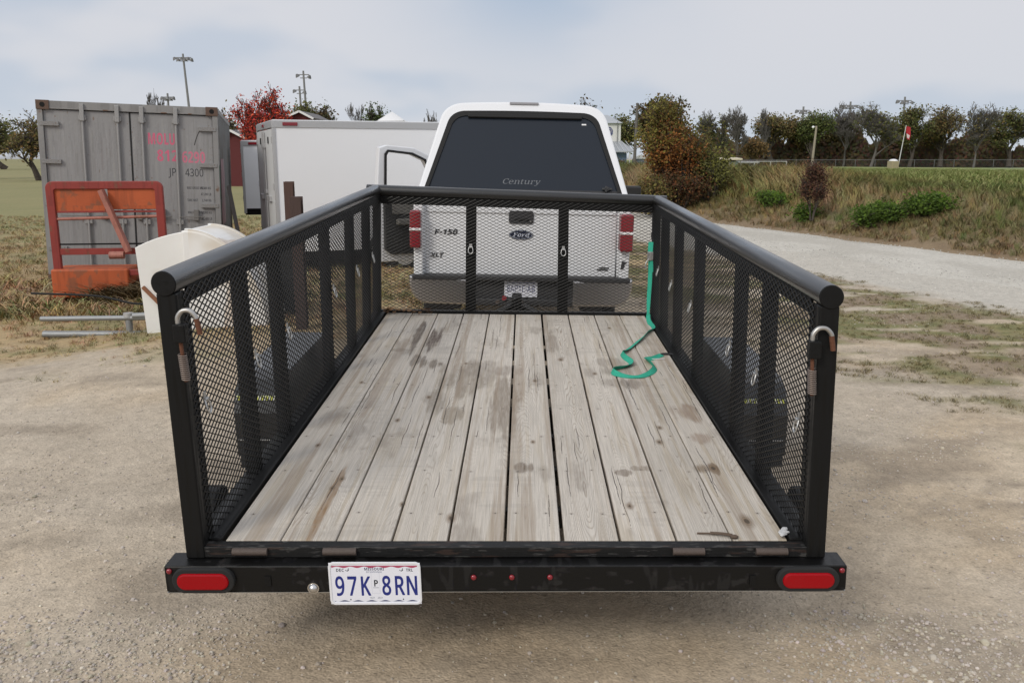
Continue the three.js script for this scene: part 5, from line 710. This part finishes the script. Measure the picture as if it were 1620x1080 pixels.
{ // orange machine guard
  const o = thing('machine_guard', 'orange steel guard frame of a farm machine standing before the grey container', 'machine', [-5.25, 0, -11.5], 0.12);
  const om = (c) => mat(1, .6, { map: tex(256, 256, rustTone(c * 7 + 300, [[0.42, 0.085, 0.022], [0.25, 0.032, 0.024], [0.36, 0.14, 0.105]][c], .55), { srgb: true }), bumpMap: grime, bumpScale: .002 });
  const a = om(0), r = om(1), pk = om(2), U = g => boxUV(g, .8);
  const fr = rrect(1.42, 1.2, 0.08, 0, 0.95); fr.holes.push(rrect(1.26, 1.06, 0.04, 0, 0.94));
  part('frame', U(extrude(fr, 0.05, 0.01)), r, o); part('panel', U(bx(-0.64, -0.02, 1.18, 1.5, 0.0, 0.03, .006)), a, o); part('panel', U(bx(0.03, 0.63, 1.2, 1.5, -0.01, 0.035, .006)), a, o); part('panel', U(bx(-.63, .63, 1.16, 1.185, 0, .04, .004)), r, o);
  part('cross_bar', U(rod([-0.63, 1.08, 0.03], [0.64, 1.11, 0.03], 0.02)), pk, o); part('cross_bar', U(bx(-0.63, 0.64, 0.62, 0.70, 0.0, 0.05)), r, o); part('cross_bar', U(bx(-0.63, 0.64, 0.745, 0.765, 0.01, 0.03, .002)), M.black, o);
  part('strut', U(bar([-0.02, 1.45, 0.12], [0.26, 0.66, 0.14], 0.1, 0.06)), pk, o); part('pivot', U(rod([.02, .62, .14], [.2, .62, .14], .05)), pk, o); part('body', [U(bx(-0.75, 0.22, 0.06, 0.44, -0.4, 0.1, .03)), U(bx(.3, .72, .06, .2, -.3, .1, .02))], a, o); part('leg', U(bx(.62, .72, 0, .4, -.02, .06)), r, o); part('leg', U(bx(-.72, -.62, 0, .4, -.02, .06)), r, o);
  part('hub', U(rod([0.5, 0.42, 0.06], [0.5, 0.42, 0.12], .08, .06, 16)), mat([.45, .4, .38], .7), o);
}
{ // pipe fitting on the grass
  const p = thing('pipe_fitting', 'grey metal pipe fitting with a flange lying in the dry grass beside the white cover', 'pipe', [-3.97, 0, -8.95]); const g = mat([0.27, 0.28, 0.285], .5, { metalness: .4, bumpMap: grime, bumpScale: .002 });
  part('riser', [rod([0, 0.05, 0], [0, 0.26, 0], 0.035, 0.035, 18)], g, p); part('cap', [rod([0, .24, 0], [0, .285, 0], .055, .05, 18)], mat([.4, .4, .39], .5, { metalness: .4 }), p); part('pipe', [rod([-0.9, 0.225, 0.02], [0.35, 0.24, 0.02], 0.026, 0.026, 14), rod([.06, .26, .03], [.3, .27, .03], .03, .03, 14)], g, p); part('flange', [bx(-0.11, 0.16, 0.02, 0.055, -0.06, 0.06, .01), rod([-.9, .06, 0], [.2, .06, 0], .035, .035, 14)], g, p); part('bolt', [[-.09, .04], [.13, .04], [-.09, -.04], [.13, -.04]].map(([x, z]) => rod([x, .03, z], [x, .075, z], .01, .01, 6)), M.zinc, p);
  const h = part('hose', [tube([[-5.2, 0.42, -9.4], [-4.4, 0.4, -9.3], [-4.0, 0.33, -9.25], [-3.7, 0.34, -9.3]], .012, 40, 8)], M.rubber, scene); tag(h, 'thin black hose hanging over the pipe fitting', 'hose');
  const d = part('iron_bar', [bar([-4.12, 1.45, -12.95], [-3.72, 0.02, -12.35], 0.05, 0.04)], mat([.02, .016, .014], .7), scene); tag(d, 'dark iron bar leaning slantwise against the right corner of the grey container', 'bar');
}
// ================= far background =================
function floodPole(label, u, vTop, d, vBase, lean, heads, spread, group) {
  const x = AT(u, d), yt = topAt(vTop, d), p = thing('floodlight_pole', label, 'floodlight', [x, 0, -d], 0, group), k = d / 100, ht = 0.5 * k, st = mat(0.2, .6);
  const dx = lean * yt, g = thing; part('pole', rod([-dx, 0, 0], [0, yt, 0], 0.17 * k, 0.10 * k, 10), st, p);
  part('cross_arm', [bx(-spread, spread, yt - 0.45 * k, yt - 0.36 * k, -.05, .05, 0), bx(-spread * .6, spread * .6, yt - .8 * k, yt - .72 * k, -.05, .05, 0)], st, p);
  for (let i = 0; i < heads; i++) { const t = heads > 1 ? i / (heads - 1) * 2 - 1 : -1, X = t * spread, Y = yt - 0.62 * k - (i % 2) * .12 * k; part('lamp_head', [rod([X, Y, 0], [X + t * .12 * k, Y + .26 * k, 0.1], 0.26 * k, 0.10 * k, 12)], mat(.14, .5), p); }
  return p;
}
floodPole('tall leaning pole with a ring of six floodlights above the grey container', 309, 100, 120, 168, -0.045, 6, 1.05);
floodPole('top of a more distant floodlight pole just above the container roof', 281, 156, 190, 0, 0, 5, 1.1);
floodPole('taller of the two poles with a single side lamp above the white enclosed trailer', 491, 124, 90, 0, -0.03, 2, .55, null);
floodPole('shorter pole with a single side lamp left of the taller one', 484, 146, 105, 0, -0.03, 2, .55, null);
floodPole('floodlights on a pole above the golden brown trees', 1259, 175, 160, 0, 0, 4, 1.1, null);
floodPole('wide bank of floodlights above the leafless tree', 1331, 168, 160, 0, 0, 6, 1.6, null);
floodPole('floodlight pole above the flag at the right', 1414, 161, 160, 0, 0, 4, 1.2, null);
{
  const u = thing('utility_pole', 'thin grey utility pole between the white tower building and the dark tree', 'pole', [AT(1003, 55), 0.2, -55]); part('pole', rod([-.12, 0, 0], [0, topAt(172, 55) - .2, 0], .11, .075, 10), M.greyBark, u); part('cap', rod([0, topAt(172, 55) - .22, 0], [0, topAt(172, 55) - .12, 0], .09, .09, 8), M.greyBark, u);
  const l = thing('street_lamp', 'pale wooden pole with a small lamp standing on the ball field', 'lamp', [AT(1281, 75), .4, -75]); const H = topAt(203, 75) - .4; part('pole', rod([-.2, 0, 0], [0, H, 0], .11, .08, 10), mat([.3, .26, .2], .8), l); part('arm', rod([0, H - .1, 0], [-.22, H - .04, 0], .025), M.alu, l); part('lamp_head', new THREE.SphereGeometry(.11, 12, 8).translate(-.27, H - .1, 0), mat(.8, .3), l);
  const fy = bankY(90, 0); const f = thing('flagpole', 'slightly leaning flagpole with a red and white flag at the edge of the ball field', 'flagpole', [AT(1412, 100), fy, -100]); const FH = topAt(202, 100) - fy; part('pole', rod([0, 0, 0], [.55, FH, 0], .055, .04, 10), mat(.55, .4), f);
  const fl = new THREE.PlaneGeometry(.52, 1.35, 8, 10); bend(fl, (x, y) => [.86 + x * (1 - .35 * (.5 - y / 1.35)), FH - .78 + y - .25 * (x + .26), .12 * Math.sin(x * 9 + y * 3)]); fl.computeVertexNormals(); part('flag', fl, mat(1, .8, { side: THREE.DoubleSide, map: canvasTex(64, 128, (c) => { c.fillStyle = '#b02a36'; c.fillRect(0, 0, 64, 128); c.fillStyle = '#d9d4d4'; c.beginPath(); c.moveTo(10, 70); c.lineTo(56, 84); c.lineTo(52, 120); c.lineTo(18, 108); c.fill(); }) }), f);
  const pb = thing('portable_toilet', 'beige portable toilet with a white roof beside the flagpole', 'portable toilet', [AT(1404.5, 96), bankY(85, 0), -96]); const k = .62; part('cabin', bx(-k * .6, k * .6, 0, 1.0, -k, k, .03), mat([.34, .29, .18], .7), pb); part('roof', new THREE.SphereGeometry(1, 16, 8, 0, 6.3, 0, 1.57).scale(k * .66, .22, k * 1.05).translate(0, 1.0, 0), mat(.72, .5), pb); part('door', bx(-k * .45, k * .45, .06, .92, k, k + .02, .005), mat([.3, .26, .16], .7), pb);
}
{ // chain-link fence behind the field
  const d = 118, y = bankY(100, 0), fence = thing('chain_link_fence', 'long low chain-link fence along the far side of the ball field', 'fence', [AT(1350, d), y, -d]), gm = mat(.16, .5, { metalness: .5 }), x0 = AT(1130, d) - AT(1350, d), x1 = AT(1660, d) - AT(1350, d), h = 1.15;
  part('top_rail', rod([x0, h, 0], [x1, h, 0], .035, .035, 6), gm, fence); part('bottom_rail', rod([x0, .06, 0], [x1, .06, 0], .03, .03, 6), mat(.4, .6), fence);
  for (let x = x0, i = 0; x <= x1; x += 2.6, i++) part('post', rod([x, 0, 0], [x, h + .06, 0], .04, .04, 6), gm, fence);
  const w = []; for (let x = x0; x < x1 - 1.1; x += .26) w.push(rod([x, .06, .02], [x + 1.1, h, .02], .006, .006, 3, true), rod([x + 1.1, .06, -.02], [x, h, -.02], .006, .006, 3, true)); part('wire_mesh', w, gm, fence);
  const goal = (u, dd, lab) => { const g = thing('goal_frame', lab, 'goal', [AT(u, dd), bankY(dd - 18, 0), -dd]); part('frame', [rod([-1, 0, 0], [-1, .95, 0], .04), rod([1, 0, 0], [1, .95, 0], .04), rod([-1, .95, 0], [1, .95, 0], .04), rod([-1, .95, 0], [-1, 0, -.9], .03), rod([1, .95, 0], [1, 0, -.9], .03)], mat(.55, .5), g); };
  goal(1201, 112, 'left one of two pale goal frames before the far fence'); goal(1226, 112, 'right one of two pale goal frames before the far fence');
  const shed = (u0, u1, v0, d2, lab, roof) => { const s = thing('dugout', lab, 'shelter', [AT((u0 + u1) / 2, d2), bankY(95, 0), -d2]), hw = (u1 - u0) / 2 / PXM * d2, H = topAt(v0, d2) - bankY(95, 0); part('roof', bend(bx(-hw * 1.08, hw * 1.08, H - .2, H, -1.5, 1.5, .02), (x, q, z) => [x, q - .12 * (z + 1.5) / 3, z]), roof, s); part('back_wall', bx(-hw, hw, 0, H - .22, -1.35, -1.25, .01), mat([.14, .1, .09], .8), s); for (const x of [-hw * .95, 0, hw * .95]) part('post', bx(x - .06, x + .06, 0, H - .25, 1.2, 1.32, .01), mat(.3, .6), s); part('wall', bx(hw * .1, hw * .8, 0, H - .5, .9, 1.0, .01), mat([.32, .37, .40], .7), s); };
  shed(1128, 1163, 249, 112, 'open shelter with a pale roof right of the autumn bush', mat([.62, .55, .42], .6)); shed(1163, 1190, 254, 118, 'lower open shelter right of the pale-roofed one', mat(.34, .6));
}
{ // white tower building with the octagon emblem
  const d = 80, b = thing('tower_building', 'white two-stage building with metal roofs and a blue octagon emblem, right of the pickup topper', 'building', [AT(960, d), .2, -d]), s = d / PXM;
  const y = v => topAt(v, d) - .2, X = u => (u - 960) * s * .995, wm = mat([.66, .66, .63], .7), rm = mat([.38, .40, .42], .5, { metalness: .3 });
  part('upper_wall', bx(X(915), X(978.5), y(228), y(197), -3, 0, .01), wm, b);
  const hip = new THREE.BufferGeometry(); { const e = y(199), t = y(186), x0 = X(911), x1 = X(981), m = (x0 + x1) / 2, z0 = .25, z1 = -3.25, zz = -1.5, a = [[x0, e, z0], [x1, e, z0], [x1, e, z1], [x0, e, z1], [m - .8, t, zz], [m + .8, t, zz]], F = [[0, 1, 5], [0, 5, 4], [1, 2, 5], [2, 3, 4], [2, 4, 5], [3, 0, 4], [0, 2, 1], [0, 3, 2]]; hip.setAttribute('position', new THREE.Float32BufferAttribute(F.flat().flatMap(i => a[i]), 3)); hip.computeVertexNormals(); } part('upper_roof', hip, rm, b);
  const lean = bend(bx(X(905), X(994), -.04, .04, -.05, 2.2, 0), (x, q, z) => [x + (z > 1 ? (x > 0 ? .15 : -.15) : (x > 0 ? -.8 : .8)), q + lerp(y(226), y(241), z / 2.2), z]); part('lower_roof', lean, rm, b); part('roof_rib', Array.from({ length: 14 }, (_, i) => bar([X(908 + i * 6), y(226) + .06, 0], [X(905 + i * 6.8), y(241) + .06, 2.2], .04, .05)), mat([.46, .47, .48], .5), b);
  part('lower_wall', bx(X(915), X(985), 0, y(229), -2.9, -.02, .01), mat([.12, .16, .25], .7), b); for (const u of [912, 940, 988.5]) part('post', bx(X(u) - .05, X(u) + .05, 0, y(241), 2.0, 2.12, .01), mat(.6, .6), b); part('side_wall', bx(X(915), X(985), 0, y(243), 0.1, 1.6, 0.01), mat([.13, .18, .28], .7), b);
  const oc = (r) => Array.from({ length: 8 }, (_, i) => [r * .88 * Math.cos((i + .5) * Math.PI / 4), r * Math.sin((i + .5) * Math.PI / 4)]); const em = part('emblem', extrude(poly(oc(.44), [oc(.36)]), .05).translate(X(959.5), y(211.5), 0.005), mat([.04, .055, .19], .5), b);
  part('emblem_letter', [tube([[-.2, -.2, 0], [-.2, .06, 0], [-.13, .2, 0], [-.05, .2, 0], [0, .06, 0], [0, -.2, 0]], .035, 30, 6), tube([[0, -.2, 0], [0, .06, 0], [.06, .2, 0], [.14, .2, 0], [.2, .06, 0], [.2, -.2, 0]], .035, 30, 6)].map(g => g.translate(X(959.5), y(211.5), .04)), mat([.04, .055, .19], .5), em);
  part('down_pipe', rod([X(973), 0, .12], [X(973), y(197), .12], .035), mat(.2, .6), b);
  const g2 = thing('shed', 'small blue-grey shed with a white roof between the utility pole and the dark tree', 'shed', [AT(1011, 85), .1, -85]); part('wall', bx(-.7, .7, 0, 1.7, -1, 0, .01), mat([.17, .19, .25], .7), g2); part('roof', extrude(poly([[-.85, 1.68], [.85, 1.68], [.45, 2.05], [-.1, 2.05]]), 1.2).translate(0, 0, -1.1), mat(.62, .6), g2);
}
{ // red barn behind the containers
  const d = 60, b = thing('red_barn', 'dark red barn with white gable trim behind the white trailers', 'barn', [AT(400, d), 0, -d]), s = d / PXM, X = u => (u - 400) * s, y = v => topAt(v, d), red = mat([.10, .017, .018], .8, { bumpMap: grime, bumpScale: .01 }), wh = mat(.7, .6), rf = mat([.13, .12, .12], .7);
  const gable = (u0, up, u1, v0, vp, v1, z, dep) => { part('wall', extrude(poly([[X(u0) + .12, 0], [X(u1) - .12, 0], [X(u1) - .12, y(v1) - .05], [X(up), y(vp) - .1], [X(u0) + .12, y(v0) - .05]]), dep).translate(0, 0, z - dep), red, b); part('roof', [bar([X(up), y(vp) + .02, z - dep / 2 + .15], [X(u1), y(v1) + .02, z - dep / 2 + .15], dep + .3, .08), bar([X(up), y(vp) + .02, z - dep / 2 + .15], [X(u0), y(v0) + .02, z - dep / 2 + .15], dep + .3, .08)], rf, b); part('trim', [bar([X(up), y(vp), z + .3], [X(u1), y(v1), z + .3], .06, .14), bar([X(up), y(vp), z + .3], [X(u0), y(v0), z + .3], .06, .14)], wh, b); };
  gable(352, 375, 398, 220, 209.5, 221, 0, 5); gable(366, 412, 446, 215, 196, 212, -1.5, 6); gable(432, 461, 484, 189.5, 177.5, 189, -4, 6);
  const t = thing('white_tent', 'top of a white tent roof above the white enclosed trailer', 'tent', [AT(625, 70), 0, -70]); part('canopy', new THREE.ConeGeometry(1.5, .75, 4).rotateY(.785).scale(1, 1, 1).translate(0, topAt(182, 70) - .38, 0), mat(.72, .7), t); part('pole', [[-1, -1], [1, -1], [1, 1], [-1, 1]].map(([a, c]) => rod([a, 0, c], [a, topAt(182, 70) - .7, c], .05)), M.alu, t);
}
renderer.render(scene, camera);
